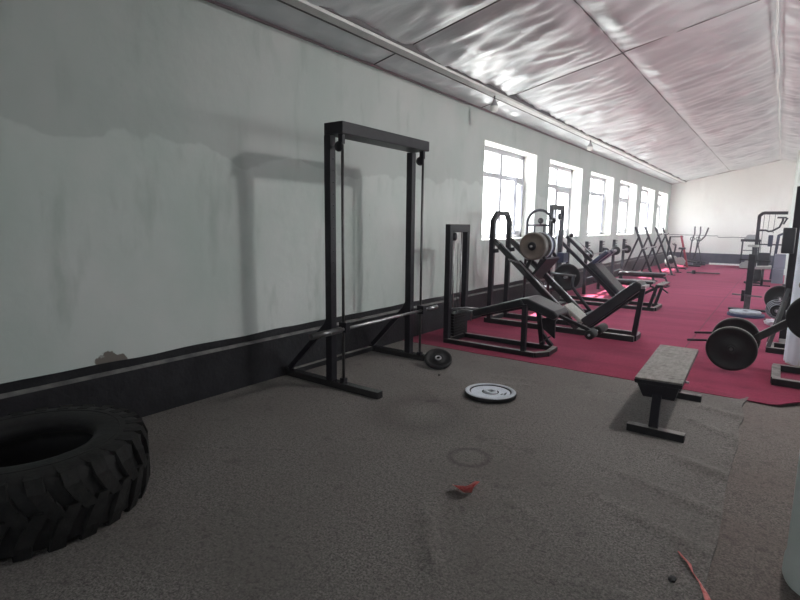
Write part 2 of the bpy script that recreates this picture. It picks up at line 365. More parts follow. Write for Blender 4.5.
# windows
def window(n, y0, y1, side, opened):
    s = 1 if side == 'L' else -1
    xw = XL if side == 'L' else XR
    xf = xw - s * .27                       # frame plane
    root = bpy.data.objects.new('window_%d' % n, None); COL.objects.link(root); root.location = (xf, (y0 + y1) / 2, SILL); ORG[root.name] = Vector(root.location); struct(root)
    w = y1 - y0
    rv = MB()
    for a, b in (((xw - s * .355, y0, SILL), (xw + s * .004, y0 + .012, HEAD)), ((xw - s * .355, y1 - .012, SILL), (xw + s * .004, y1, HEAD)),
                 ((xw - s * .355, y0, HEAD - .012), (xw + s * .004, y1, HEAD)), ((xw - s * .355, y0, SILL), (xw + s * .012, y1, SILL + .014))): rv.box(a, b)
    rv.build('reveal', 'reveal', root, fix=False)
    fr = MB(); t = .075
    a0, a1, b0, b1 = y0 + .014, y1 - .014, SILL + .016, HEAD - .014
    fr.box((xf - .03, a0, b0), (xf + .03, a0 + t, b1)); fr.box((xf - .03, a1 - t, b0), (xf + .03, a1, b1))
    fr.box((xf - .03, a0, b0), (xf + .03, a1, b0 + t)); fr.box((xf - .03, a0, b1 - t), (xf + .03, a1, b1))
    fr.build('frame', 'frame', root, fix=False)
    ym = y0 + w * .53; zt = SILL + (HEAD - SILL) * .70
    MB().box((xf - .028, ym - .05, b0 + t), (xf + .028, ym + .05, b1 - t)).build('mullion', 'frame', root)
    MB().box((xf - .026, a0 + t, zt - .04), (xf + .026, a1 - t, zt + .04)).build('transom', 'frame', root)
    for p, q, r_, u in ((a0 + t, ym - .05, zt + .04, b1 - t), (ym + .05, a1 - t, zt + .04, b1 - t), (a0 + t, ym - .05, b0 + t, zt - .04)):
        MB().box((xf - .003, p, r_), (xf + .003, q, u)).build('pane', 'glass', root)
    def sash(ang):
        b = MB(); h0, h1, l = b0 + t + .004, zt - .045, a1 - t - ym - .056
        hy = a1 - t - .004; ca, sa = math.cos(ang), math.sin(ang)
        def P(u, z): return (xf + s * (sa * u + .03 * (ang > 0)), hy - ca * u, z)
        def rail(u0, z0_, u1, z1_): b.bar(P(u0, z0_), P(u1, z1_), .05, .07, (s * ca, sa, 0))
        rail(.025, h0, .025, h1); rail(l - .025, h0, l - .025, h1); rail(.05, h1 - .025, l - .05, h1 - .025); rail(.05, h0 + .025, l - .05, h0 + .025)
        so = b.build('sash', 'sash' if ang else 'frame', root, fix=False)
        g = MB(); g.bar(P(.05, (h0 + h1) / 2), P(l - .05, (h0 + h1) / 2), .006, h1 - h0 - .1, (s * ca, sa, 0)); g.build('pane', 'glass', so)
    sash(D(16) if opened else 0)
for i, (a, b) in enumerate(WIN):
    window(i + 1, a, b, 'L', i in (0, 2, 4))
for i, (a, b) in enumerate(WINR): window(i + 7, a, b, 'R', False)

# round columns on the ridge line
for i, y in enumerate((2.66, 7.15, 11.65, 16.15, 20.65)):
    b = MB(); x = .32 if i == 0 else .34; top = ceil_z(x) - .02
    prof = [(0, 0.), (.170, 0.), (.170, .004), (.168, 1.2), (.168, 2.6), (.168, top), (0, top)]
    b.lathe((x, y, 0), (0, 0, 1), prof, 40)
    o = recenter(b.build('column', 'column', fix=False), (x, y, 0))
    tag(o, ['green-grey plastered round column nearest the camera at the frame edge', 'round column wrapped in white cloth behind the big lever plates',
            'white round column just behind the black tower post', 'white round column by the grey weight stack cover', 'white round column farthest down the hall'][i], 'column', 'columns down the middle of the hall')
    if i == 1:
        def cl(u, v):
            a = 2 * math.pi * u; z = .012 + .05 * abs(noise.noise(Vector((math.cos(a) * 2, math.sin(a) * 2, 1)))) * (1 - v) + 2.9 * v
            r = .178 + .006 * math.sin(a * 7 + v * 3) + .006 * (1 - v) * math.sin(a * 11)
            return Vector((x + r * math.cos(a), y + r * math.sin(a), z))
        MB().grid(cl, 64, 24).build('cloth_wrap', 'cloth', o, fix=True)
    else:
        MB().lathe((x, y, 0), (0, 0, 1), [(.171, .004), (.178, .02), (.176, .09), (.1685, .12)], 40).build('plinth', 'column', o)

# ------------------------------------------------------------------ carpets
RIDG = [((-1.46, 2.25), (-1.02, 1.66), .045, .012), ((-3.35, 1.66), (-1.9, 2.55), .016, .004), ((-.55, 4.55), (-.12, 4.25), .05, .010), ((-.6, 3.75), (-.12, 3.52), .06, .014), ((-.75, 3.25), (-.12, 3.02), .05, .012),
        ((-.55, 4.95), (-.12, 4.75), .06, .013), ((-.9, 2.9), (-.14, 2.62), .05, .010), ((-1.35, 4.6), (-.95, 4.9), .03, .008), ((-1.25, 4.42), (-.9, 4.72), .03, .006),
        ((-2.35, 4.55), (-1.55, 4.72), .05, .007), ((-2.2, 4.3), (-1.6, 4.6), .04, .006), ((-1.15, 2.55), (-.75, 2.3), .04, .006), ((-.75, 2.0), (-.14, 2.12), .05, .009), ((-2.6, 3.9), (-2.15, 3.6), .05, .004), ((-1.2, 3.0), (-1.7, 3.4), .06, .004)]
def ridge_h(x, y):
    h = 0
    for (ax, ay), (bx, by), w, k in RIDG:
        dx, dy = bx - ax, by - ay; l2 = dx * dx + dy * dy
        t = max(0, min(1, ((x - ax) * dx + (y - ay) * dy) / l2)); fade = min(1, 4 * t) if bx < -.2 else min(1, 1.6 * t)
        if bx < -.2: fade *= min(1, 4 * (1 - t))
        wob = .03 * noise.noise(Vector((x * 5, y * 5, 2)))
        d = math.hypot(x - ax - dx * t, y - ay - dy * t) + wob * .5
        h += 1.4 * k * fade * math.exp(-(d / w) ** 2)
    return h
def gc(u, v):
    y = YB + .05 + v * (5.36 - YB); xe = -.112 + .006 * math.sin(y * 5) + .012 * noise.noise(Vector((0, y * 3, 4)))
    if y > 4.6: xe += .02 * math.sin((y - 4.6) * 9)
    x = XL + .036 + u * (xe - XL - .036)
    z = ridge_h(x, y) + .0008 * noise.noise(Vector((x * 6, y * 6, 0)))
    if u > .97: z += .012 * max(0, math.exp(-((y - 5.05) / .16) ** 2)) * (u - .97) / .03 + (.009 + .007 * noise.noise(Vector((1, y * 4, 2)))) * (u - .97) / .03
    return Vector((x, y, z))
g = MB(); g.grid(gc, 250, 440)
n = 441
rim = [g.v[250 * n + j].copy() for j in range(n)]
g.grid(lambda u, v: (rim[round(v * 440)] if u < .5 else Vector((rim[round(v * 440)].x, rim[round(v * 440)].y, -.012))), 1, 440)
tag(g.build('felt_carpet', 'greycarpet', fix=False), 'large wrinkled grey felt carpet under the tyre and the smith rack', 'carpet', 'grey felt carpets')
g = MB().box((-.2, YB + .05, -.0195), (XR - .03, 5.6, -.010))
tag(g.build('felt_carpet', 'greycarpet2'), 'brownish grey felt carpet strip beside the near round column', 'carpet', 'grey felt carpets')
def red(x0, x1, name, label):
    def rc(u, v):
        x = x0 + u * (x1 - x0); y0 = 5.30 + .02 * noise.noise(Vector((x * 2, 0, 7)))
        if x > .08: y0 = 5.24 + min(.45, (x - .08) * 1.1)
        y = y0 + v * v * (YF - .025 - y0)
        z = .004 + .003 * abs(noise.noise(Vector((x * .8, y * 3.5, 3))))
        if x > .05 and v < .06: z += .03 * (1 - v / .06) * min(1, (x - .05) * 6) * abs(math.sin(x * 4 + 1))
        return Vector((x, y, z))
    b = MB(); b.grid(rc, 60, 200)
    k = 201; rim = [b.v[i * k].copy() for i in range(61)]
    b.grid(lambda u, v: rim[round(u * 60)] if v > .5 else Vector((rim[round(u * 60)].x, rim[round(u * 60)].y, max(.0005, rim[round(u * 60)].z - .006))), 60, 1)
    tag(b.build(name, 'redcarpet', fix=False), label, 'carpet', 'red carpets')
red(XL + .036, -.838, 'red_carpet', 'red felt carpet strip under the machines along the window wall')
red(-.830, XR - .03, 'red_carpet', 'red felt carpet strip under the big lever plates, right of the seam')

# ------------------------------------------------------------------ tractor tyre
TX, TY, TR, TH_, TI = -3.05, .92, .545, .372, .285
root = thing('tractor_tyre', (TX, TY, 0), 'big worn black tractor tyre lying flat on grey carpet by the wall', 'tyre')
b = MB(); prof = []
h = TH_
prof = [(TI, .085), (TI - .006, .06), (TI + .004, .045), (TI + .04, .03), (TI + .12, .012), (TR - .06, .010), (TR - .022, .03), (TR - .022, h - .03), (TR - .055, h - .006), (TI + .14, h), (TI + .06, h - .002),
        (TI + .022, h - .010), (TI - .002, h - .026), (TI - .006, h - .05), (TI + .01, h - .08), (TI + .10, h - .12), (TR - .09, h - .16), (TR - .075, h / 2), (TR - .09, .16), (TI + .10, .12), (TI + .01, .10)]
b.lathe((TX, TY, 0), (0, 0, 1), prof, 96, closed=True)
b.build('carcass', 'rubber', root)
b = MB()
for zz, rr in ((h - .011, TI + .075), (h - .0005, TI + .125)):
    b.lathe((TX, TY, 0), (0, 0, 1), [(rr - .008, zz - .006), (rr - .004, zz + .003), (rr + .004, zz + .003), (rr + .008, zz - .004)], 96)
b.build('sidewall_rings', 'rubber', root)
b = MB(); NL = 25
for k in range(NL):
    for side in (0, 1):
        a0 = 2 * math.pi * (k + .5 * side) / NL
        def P(a, r, z): return Vector((TX + r * math.cos(a), TY + r * math.sin(a), z if side == 0 else h - z))
        zs = [(.004, 0.), (.07, .02), (.13, .075), (.205, .16)]
        for (za, da), (zb, dbb) in zip(zs, zs[1:]):
            wa, wb = .150, .140
            ri = TR - .04; ro = TR + .004; roa = ro - (.022 if za < .03 else 0)
            ring0 = [P(a0 + da, ri, za), P(a0 + da + wa, ri, za), P(a0 + da + wa - .012, roa, za), P(a0 + da + .012, roa, za)]
            ring1 = [P(a0 + dbb, ri, zb), P(a0 + dbb + wb, ri, zb), P(a0 + dbb + wb - .012, ro, zb), P(a0 + dbb + .012, ro, zb)]
            b.add(ring0 + ring1, [(0, 1, 2, 3), (7, 6, 5, 4), (0, 4, 5, 1), (1, 5, 6, 2), (2, 6, 7, 3), (3, 7, 4, 0)])
        # shoulder of the lug wrapping on to the sidewall
        q0 = [P(a0, TR - .11, .010), P(a0 + .13, TR - .11, .010), P(a0 + .13, TR - .03, .05), P(a0, TR - .03, .05)]
        q1 = [P(a0, TR - .105, -.001 if side else .003), P(a0 + .13, TR - .105, -.001 if side else .003), P(a0 + .125, TR - .020, .006), P(a0 + .008, TR - .020, .006)]
        b.add(q0 + q1, [(3, 2, 1, 0), (4, 5, 6, 7), (0, 1, 5, 4), (1, 2, 6, 5), (2, 3, 7, 6), (3, 0, 4, 7)])
b.build('tread_lugs', 'tread', root)

# ------------------------------------------------------------------ weight plates
def plate_mb(r, t, hole=.016, hub=.055, rim=.03, rec=.008, mats=True):
    # centred on origin, axis +y, returns face MB and rim MB
    b = MB(); h = t / 2
    b.lathe((0, 0, 0), (0, 1, 0), [(hole, -h), (hub, -h), (hub + .006, -h + rec), (r - rim - .006, -h + rec), (r - rim, -h), (r - .004, -h), (r, -h + .006), (r, h - .006), (r - .004, h), (r - rim, h), (r - rim - .006, h - rec), (hub + .006, h - rec), (hub, h), (hole, h)], 56, closed=True)
    return b
def place(b, c, axis):
    q = Vector((0, 1, 0)).rotation_difference(Vector(axis)); c = Vector(c)
    b.v = [q @ p + c for p in b.v]; return b
def plate(c, axis, r, t, mt, label, group=None, hubmat=None, name='weight_plate', hole=.016, rimmat='ironrim'):
    root = thing(name, tuple(c), label, 'weight plate', group)
    place(plate_mb(r, t, hole), c, axis).build('disc', mt, root, fix=True)
    h = t / 2
    b = MB().lathe((0, 0, 0), (0, 1, 0), [(hole + .001, -h - .004), (hole + .018, -h - .004), (hole + .02, -h + .001), (hole + .02, h - .001), (hole + .018, h + .004), (hole + .001, h + .004)], 32, closed=True)
    place(b, c, axis).build('hub', hubmat or 'greysteel', root)
    if rimmat:
        b = MB().lathe((0, 0, 0), (0, 1, 0), [(r - .006, -h - .0005), (r + .0012, -h + .005), (r + .0012, h - .005), (r - .006, h + .0005)], 56)
        place(b, c, axis).build('edge', rimmat, root)
    return root
# silver plate lying on the grey carpet
root = thing('weight_plate', (-1.94, 4.02, 0), 'silver weight plate lying flat on the grey carpet', 'weight plate')
b = MB().lathe((-1.94, 4.02, 0), (0, 0, 1), [(.026, .002), (.21, .002), (.224, .010), (.227, .034), (.2225, .044), (.184, .044), (.180, .036), (.026, .036)], 64, closed=True); b.build('disc', 'iron', root)
b = MB().lathe((-1.94, 4.02, 0), (0, 0, 1), [(.1835, .0442), (.185, .048), (.217, .048), (.2215, .0445)], 64); b.build('rim', 'silver', root)
b = MB().lathe((-1.94, 4.02, 0), (0, 0, 1), [(.075, .0375), (.172, .0375)], 64); b.build('face', 'silverface', root)
b = MB().lathe((-1.94, 4.02, 0), (0, 0, 1), [(.028, .036), (.028, .049), (.058, .049), (.062, .036)], 48); b.build('hub', 'silver', root)
b = MB()
for dx, dy in ((.105, -.02), (.128, -.012), (.12, .025)): b.box((-1.94 + dx, 4.02 + dy, .0378), (-1.94 + dx + .012, 4.02 + dy + .035, .0395))
b.build('cast_mark', 'iron', root)
# small plate leaning beside the rack foot
nrm = Vector((.30, -.42, .87)).normalized(); cc = Vector((-2.80, 4.52, .016 + .142 * math.sqrt(1 - nrm.z ** 2)))
plate(cc, nrm, .146, .034, 'iron', 'small black weight plate tilted on the floor at the smith rack foot', hubmat='steel', rimmat=None)

# ------------------------------------------------------------------ smith rack
root = thing('smith_rack', (-3.27, 4.0, 0), 'tall black goalpost smith rack standing on the grey carpet near the wall', 'rack')
for y, xe, px in ((3.36, -2.66, -3.236), (4.65, -3.02, -3.275)):
    b = MB().box((px - .036, y - .036, .06), (px + .036, y + .036, 2.25))
    for k in range(17): b.tube([(px + .037, y + .0, .55 + k * .1), (px + .046, y + .0, .55 + k * .1)], .006, 6)
    b.build('post', 'black', root, .004)
    MB().box((-3.835, y - .036, 0), (xe, y + .036, .062)).build('foot', 'blackworn', root, .004)
    MB().bar((-3.80, y, .075), (px - .02, y, .60), .04, .05).build('brace', 'black', root, .003)
    MB().prism([(px - .035, y - .018, .66), (px - .035, y - .018, .46), (px - .13, y - .018, .47)], (0, .036, 0)).build('gusset', 'black', root)
MB().box((-3.835, 3.397, .005), (-3.775, 4.613, .056)).build('rear_bar', 'mottled', root, .004)
MB().box((-3.27, 3.325, 2.25), (-3.055, 4.665, 2.35)).build('top_beam', 'black', root, .005)
for y in (3.375, 4.615):
    b = MB().tube([(-3.10, y, .09), (-3.10, y, 2.2)], .013, 12); b.build('guide_rod', 'greysteel', root)
    b = MB().box((-3.125, y - .025, .062), (-3.075, y + .025, .10)); b.build('rod_foot', 'black', root, .003)
    b = MB().box((-3.135, y - .016, 2.17), (-3.085, y + .016, 2.25)); b.lathe((-3.13, y - .01, 2.15), (0, 1, 0), [(0, -.014), (.042, -.014), (.046, 0), (.042, .014), (0, .014)], 20); b.build('rod_hanger', 'black', root)
bb = MB().tube([(-3.07, 2.95, .558), (-3.07, 4.87, .572)], .0145, 14).build('barbell', 'steel', root)
MB().tube([(-3.07, 2.94, .558), (-3.07, 3.31, .561)], .027, 18).build('sleeve', 'greysteel', bb)
MB().tube([(-3.07, 4.74, .571), (-3.07, 4.90, .572)], .022, 18).build('sleeve', 'steel', bb)
for y in (3.375, 4.615):
    MB().box((-3.128, y - .03, .53), (-3.043, y + .03, .62)).build('collar', 'black', bb, .004)

# ------------------------------------------------------------------ leg curl machine
root = thing('leg_curl_machine', (-2.7, 5.75, 0), 'black leg curl bench with a narrow cable tower at the carpet edge', 'exercise machine')
YA, YC = 5.53, 5.98
b = MB(); z = .036
b.bar((-3.34, YA, z), (-2.14, YA, z), .06, .056); b.bar((-3.34, YC, z), (-2.10, YC, z), .06, .056)
b.bar((-2.14, YA + .005, z), (-2.045, YA + .15, z), .06, .055, (1, -.7, 0), .01); b.bar((-2.045, YA + .13, z), (-2.06, YC, z), .06, .055, (1, 0, 0)); b.bar((-3.31, YA + .03, z), (-3.31, YC - .03, z), .06, .056, (1, 0, 0))
b.build('base_frame', 'mottled', root, .004)
for y in (YA + .01, YC - .01):
    MB().box((-3.345, y - .036, .06), (-3.275, y + .036, 1.42)).build('tower_post', 'black', root, .004)
MB().box((-3.345, YA - .03, 1.40), (-3.275, YC + .03, 1.50)).build('tower_top', 'black', root, .006)
b = MB()
for y in (YA + .13, YC - .13): b.tube([(-3.31, y, .08), (-3.31, y, 1.40)], .010, 8)
b.build('guide_rods', 'steel', root)
b = MB(); b.tube([(-3.30, 5.745, .37), (-3.30, 5.745, 1.26)], .004, 6); b.build('cable', 'greysteel', root)
b = MB().lathe((-3.31, 5.66, 1.345), (1, 0, 0), [(0, -.016), (.055, -.016), (.042, 0), (.05, .016), (0, .016)], 24); b.build('pulley', 'black', root)
b = MB()
for k in range(8): b.box((-3.37, YA + .075, .085 + k * .036), (-3.25, YC - .075, .085 + k * .036 + .032))
b.build('weight_stack', 'iron', root, .002)
# pad: two sloping cushions meeting at a crest
def cushion(prof, y0, y1, name, mt, par, round_=.02):
    top = [Vector(p) for p in prof]
    n = len(prof) // 2
    b = MB(); b.prism([(p[0], y0, p[1]) for p in prof], (0, y1 - y0, 0))
    o = b.build(name, mt, par, round_); o.modifiers['bevel'].segments = 3; return o
cushion([(-2.98, .455), (-2.36, .655), (-2.30, .60), (-2.34, .565), (-2.96, .375)], 5.56, 5.95, 'chest_pad', 'vinyl', root)
cushion([(-2.355, .66), (-2.27, .672), (-1.95, .555), (-1.905, .51), (-1.95, .45), (-2.30, .585)], 5.555, 5.955, 'thigh_pad', 'vinyl', root)
b = MB().bar((-2.93, 5.755, .38), (-2.32, 5.755, .555), .05, .04); b.bar((-2.32, 5.755, .545), (-1.98, 5.755, .43), .05, .04); b.build('pad_rail', 'black', root)
MB().bar((-2.275, YA, .06), (-2.29, YA + .03, .60), .055, .055, (0, 1, 0)).build('upright', 'black', root, .003)
MB().bar((-2.22, YC, .06), (-2.29, YC - .03, .60), .055, .055, (0, 1, 0)).build('upright', 'black', root, .003)
b = MB().bar((-2.10, YC, .06), (-2.22, YC, .19), .05, .04); b.build('gusset', 'black', root)
b = MB().bar((-3.33, 5.60, .44), (-2.96, 5.66, .43), .05, .014, (0, 1, 0)); b.tube([(-3.25, 5.58, .445), (-3.08, 5.58, .475), (-2.96, 5.70, .46)], .012, 8); b.tube([(-3.03, 5.66, .42), (-3.06, 5.70, .30)], .010, 8); b.build('cable_lever', 'steel', root)
MB().prism([(-2.15, 5.72, .43), (-1.99, 5.72, .47), (-1.985, 5.72, .21), (-2.13, 5.72, .315)], (0, .035, 0)).build('cam_plate', 'black', root, .003)
b = MB().bar((-2.02, 5.70, .24), (-2.14, 5.70, .15), .014, .014); b.build('adjust_pin', 'greysteel', root)
b = MB().bar((-1.96, 5.66, .51), (-1.53, 5.66, .36), .045, .035); b.build('roller_arm', 'black', root, .003)
b = MB().tube([(-1.53, 5.45, .36), (-1.53, 6.05, .36)], .012, 10); b.build('roller_axle', 'steel', root)
for ya, yb in ((5.47, 5.63), (5.76, 6.03)):
    MB().lathe((-1.53, ya, .36), (0, 1, 0), [(.013, 0), (.044, 0), (.05, .008), (.05, yb - ya - .008), (.044, yb - ya), (.013, yb - ya)], 24).build('foam_roller', 'rubber', root)

# ------------------------------------------------------------------ leg press
root = thing('leg_press', (-2.5, 7.45, 0), 'black sled leg press loaded with brown plates, behind the leg curl bench', 'exercise machine')
YA, YC = 7.12, 7.70
b = MB(); z = .045
b.bar((-3.58, YA, z), (-1.42, YA, z), .065, .075); b.bar((-3.58, YC, z), (-2.15, YC, z), .065, .075); b.bar((-2.15, 7.45, z), (-1.42, 7.45, z), .065, .072)
for x in (-3.55, -2.16): b.bar((x, YA + .03, z), (x, YC - .03, z), .065, .072, (1, 0, 0))
b.bar((-1.43, YA + .03, z), (-1.43, 7.42, z), .065, .070, (1, 0, 0))
b.build('base_frame', 'mottled', root, .004)
for y in (YA, YC): MB().box((-3.535, y - .035, .08), (-3.465, y + .035, 1.56)).build('upright', 'black', root, .004)
b = MB(); b.bar((-3.5, YA, 1.55), (-3.49, YA + .13, 1.675), .07, .065, (1, 0, 0), .01); b.bar((-3.5, YC, 1.55), (-3.49, YC - .13, 1.675), .07, .065, (1, 0, 0), .01); b.bar((-3.49, YA + .12, 1.672), (-3.49, YC - .12, 1.672), .07, .065, (1, 0, 0)); b.build('arch', 'black', root, .004)
for y in (YA, YC):
    MB().bar((-3.47, y, 1.27), (-2.16, y, .085), .06, .07).build('rail', 'blackworn', root, .003)
    MB().tube([(-3.36, y, 1.23), (-2.25, y, .235)], .014, 10).build('slide_rod', 'steel', root)
    MB().bar((-3.465, y - .03, 1.11), (-3.38, y - .03, 1.12), .02, .06).build('stop_bracket', 'black', root)
    MB().tube([(-3.2, y - .06, 1.0), (-3.02, y - .06, .95)], .012, 8).build('lock_handle', 'steel', root)
b = MB(); dn = Vector((.61, 0, .79))
b.hexa([(-2.88, 7.13, .72), (-2.88, 7.69, .72), (-2.91, 7.69, .74), (-2.91, 7.13, .74), (-2.65, 7.13, 1.02), (-2.65, 7.69, 1.02), (-2.68, 7.69, 1.04), (-2.68, 7.13, 1.04)]); b.build('foot_plate', 'black', root, .004)
for y in (YA + .06, YC - .06):
    b = MB(); b.bar((-3.08, y, .97), (-2.72, y, .645), .05, .05); b.bar((-2.96, y, .88), (-2.82, y, 1.2), .045, .045); b.bar((-2.82, y, 1.19), (-2.68, y, 1.01), .04, .04)
    b.build('sled_side', 'black', root, .003)
b = MB().tube([(-2.815, 6.93, 1.205), (-2.815, 7.85, 1.205)], .0145, 14); b.build('plate_axle', 'steel', root)
MB().lathe((-2.815, 6.975, 1.205), (0, 1, 0), [(.015, -.02), (.05, -.02), (.062, -.005), (.062, .012), (.015, .012)], 28, closed=True).build('collar', 'black', root)
cushion([(-2.40, .345), (-2.37, .395), (-2.11, .20), (-2.12, .145)], 7.16, 7.5, 'seat', 'greyvinyl', root, .012)
cushion([(-2.08, .14), (-2.13, .215), (-1.46, .80), (-1.39, .765), (-1.37, .705), (-2.0, .125)], 7.14, 7.46, 'backrest', 'vinyl', root, .02)
b = MB().bar((-2.03, 7.30, .10), (-1.39, 7.30, .675), .06, .05); b.build('back_rail', 'black', root)
for y in (YA + .03,): MB().bar((-1.43, y, .08), (-1.365, y, .71), .06, .06).build('rear_post', 'black', root, .004)
b = MB().bar((-1.36, YA, .725), (-1.36, 7.40, .725), .05, .035, (1, 0, 0)); b.build('cross_bar', 'steel', root)
grp = 'plates on the leg press'
for y, mt, lab in ((7.02, 'brown', 'dusty brown weight plate on the near end of the leg press axle'), (7.072, 'brown', 'second brown weight plate from the near end of the leg press axle'),
                   (7.255, 'ironrim', 'pale-rimmed weight plate in the middle of the leg press axle'), (7.31, 'blue', 'blue-edged weight plate behind the pale-rimmed one on the leg press axle'), (7.365, 'iron', 'black weight plate rearmost of the stack on the leg press axle')):
    plate((-2.815, y, 1.205), (0, 1, 0), .196, .046, mt, lab, grp, rimmat={'brown': 'ironrim', 'ironrim': 'silver'}.get(mt))

# ------------------------------------------------------------------ chest press with arched frame
root = thing('chest_press_machine', (-3.2, 8.75, 0), 'black chest press with arched tube frame under the first window', 'exercise machine')
b = MB(); pts = [(-3.57, 8.6, 0)] + [(-3.36 - .215 * math.cos(t), 8.6, 1.54 + .215 * math.sin(t)) for t in [math.pi * k / 12 for k in range(13)]] + [(-3.145, 8.6, 0.02)]
b.tube(pts, .024, 12); b.build('arch_frame', 'black', root)
MB().tube([(-3.57, 8.6, 1.5), (-3.15, 8.6, 1.5)], .018, 10).build('cross_bar', 'black', root)
for x in (-3.44, -3.27): MB().tube([(x, 8.6, 1.5), (x, 8.6, 1.08)], .016, 8).build('pad_stem', 'black', root)
MB().ball((-3.33, 8.58, 1.575), .05).build('knob', 'rubber', root)
MB().ball((-3.10, 8.58, 1.58), .045).build('knob', 'rubber', root)
MB().tube([(-3.145, 8.6, 1.58), (-3.10, 8.58, 1.58)], .014, 8).build('knob_stem', 'black', root); MB().tube([(-3.33, 8.6, 1.5), (-3.33, 8.58, 1.56)], .012, 8).build('knob_stem', 'black', root)
MB().tube([(-3.26, 8.95, .66), (-2.80, 8.98, .635)], .022, 12).build('plate_arm', 'greysteel', root)
MB().tube([(-2.84, 8.98, .635), (-2.86, 8.98, .45), (-2.72, 8.98, .28), (-2.52, 8.98, .05)], .028, 12).build('swing_leg', 'black', root)
MB().tube([(-2.97, 8.90, .605), (-2.97, 9.10, .605)], .022, 12).build('plate_peg', 'steel', root)
b = MB().bar((-3.6, 8.62, .03), (-2.45, 8.62, .03), .06, .06); b.bar((-3.6, 9.05, .03), (-2.45, 9.05, .03), .06, .06); b.bar((-2.48, 8.65, .03), (-2.48, 9.02, .03), .06, .06, (1, 0, 0)); b.bar((-3.26, 8.95, .03), (-3.26, 8.95, .68), .05, .05); b.build('base_frame', 'black', root)
cushion([(-3.28, .40), (-3.28, .46), (-2.98, .44), (-2.98, .38)], 8.64, 8.88, 'seat', 'vinyl', root, .015)
plate((-2.97, 9.03, .605), (0, 1, 0), .235, .04, 'iron', 'large black weight plate on the chest press lever', rimmat=None)
# lat tower against the second pier
root = thing('cable_tower', (-3.33, 9.4, 0), 'narrow black cable tower standing in front of the second window pier', 'exercise machine')
for y in (9.145, 9.72): MB().box((-3.39, y - .035, .03), (-3.32, y + .035, 1.80)).build('post', 'black', root, .004)
MB().box((-3.39, 9.11, 1.78), (-3.32, 9.755, 1.87)).build('top_beam', 'black', root, .004)
b = MB()
for y in (9.33, 9.52): b.tube([(-3.355, y, .06), (-3.355, y, 1.78)], .010, 8)
b.build('guide_rods', 'steel', root)
MB().lathe((-3.355, 9.58, 1.66), (1, 0, 0), [(0, -.018), (.07, -.018), (.06, 0), (.07, .018), (0, .018)], 24).build('pulley', 'black', root)
b = MB()
for k in range(10): b.box((-3.42, 9.2, .08 + .042 * k), (-3.29, 9.64, .08 + .042 * k + .037))
b.build('weight_stack', 'iron', root)
MB().box((-3.47, 9.11, 0), (-3.2, 9.78, .05)).build('base', 'black', root)
MB().box((-3.31, 9.44, .82), (-3.19, 9.70, 1.0)).build('cable_box', 'bluevinyl', root, .006)

# ------------------------------------------------------------------ hack squat
root = thing('hack_squat_machine', (-2.6, 10.3, 0), 'black hack squat sled with slanted back pad, second machine along the windows', 'exercise machine')
YA, YC = 10.0, 10.62
for y in (YA, YC):
    MB().bar((-3.55, y, 1.285), (-2.25, y, .10), .055, .06).build('rail', 'black', root, .003)
    MB().bar((-3.50, y, .05), (-3.50, y, 1.24), .055, .055).build('upright', 'black', root)
    MB().bar((-1.68, y, .47), (-1.79, y, .05), .055, .05).build('front_post', 'black', root, .003)
    MB().bar((-2.26, y, .07), (-1.64, y, .46), .05, .045).build('front_brace', 'black', root, .003)
    MB().ball((-3.45, y - .02, 1.30), .045).build('knob', 'rubber', root)
b = MB()
for y in (YA, YC): b.bar((-3.53, y, .035), (-1.70, y, .035), .06, .06)
for x in (-3.5, -2.3, -1.70): b.bar((x, YA + .03, .035), (x, YC - .03, .035), .06, .058, (1, 0, 0))
b.build('base_frame', 'mottled', root)
MB().box((-1.70, YA - .05, .45), (-1.58, YC + .05, .485)).build('foot_rest', 'blackworn', root, .003)
b = MB().tube([(-1.62, YA - .02, .44), (-1.50, YA - .02, .35)], .013, 8); b.build('foot_peg', 'black', root)
cushion([(-2.98, .73), (-2.86, .845), (-2.32, .30), (-2.36, .19), (-2.44, .16)], 10.05, 10.57, 'back_pad', 'vinyl', root, .025)
for ya, yb in ((10.05, 10.25), (10.37, 10.57)):
    cushion([(-2.90, .80), (-2.84, .75), (-2.55, 1.0), (-2.61, 1.055)], ya, yb, 'shoulder_pad', 'bluevinyl', root, .018)
b = MB().tube([(-3.41, 10.62, 1.28), (-3.0, 10.62, .92)], .012, 8); b.build('slide_rod', 'steel', root)
MB().ball((-2.20, 10.1, .10), .05).build('roller', 'steel', root)

# ------------------------------------------------------------------ bench press stations
def bench_press(x0, ya, yb, xa, xb, label):
    ym = (ya + yb) / 2
    root = thing('bench_press', (x0, ym, 0), label, 'bench', 'bench press benches by the windows')
    for y in (ya, yb):
        b = MB().box((x0 - .03, y - .035, 0), (x0 + .03, y + .035, 1.16))
        for k in range(4): b.tube([(x0 + .03, y, .94 + .06 * k), (x0 + .075, y, .955 + .06 * k)], .009, 6)
        b.build('post', 'black', root)
    MB().box((x0 - .03, ya + .036, .30), (x0 + .03, yb - .036, .35)).build('cross_bar', 'black', root)
    cushion([(xa, .272), (xa, .335), (xb, .34), (xb, .277)], ym - .15, ym + .15, 'pad', 'vinyl', root, .025)
    b = MB().bar((x0 + .03, ym, .242), (xb - .06, ym, .242), .06, .055); b.build('spine', 'black', root)
    b = MB().tube([(xb - .12, ym, .242), (xb - .02, ym, .21), (xb + .03, ym, .11), (xb + .03, ym, .02)], .022, 10); b.build('leg', 'black', root)
    MB().box((xb, ym - .22, 0), (xb + .06, ym + .22, .03)).build('foot', 'black', root)
    return root
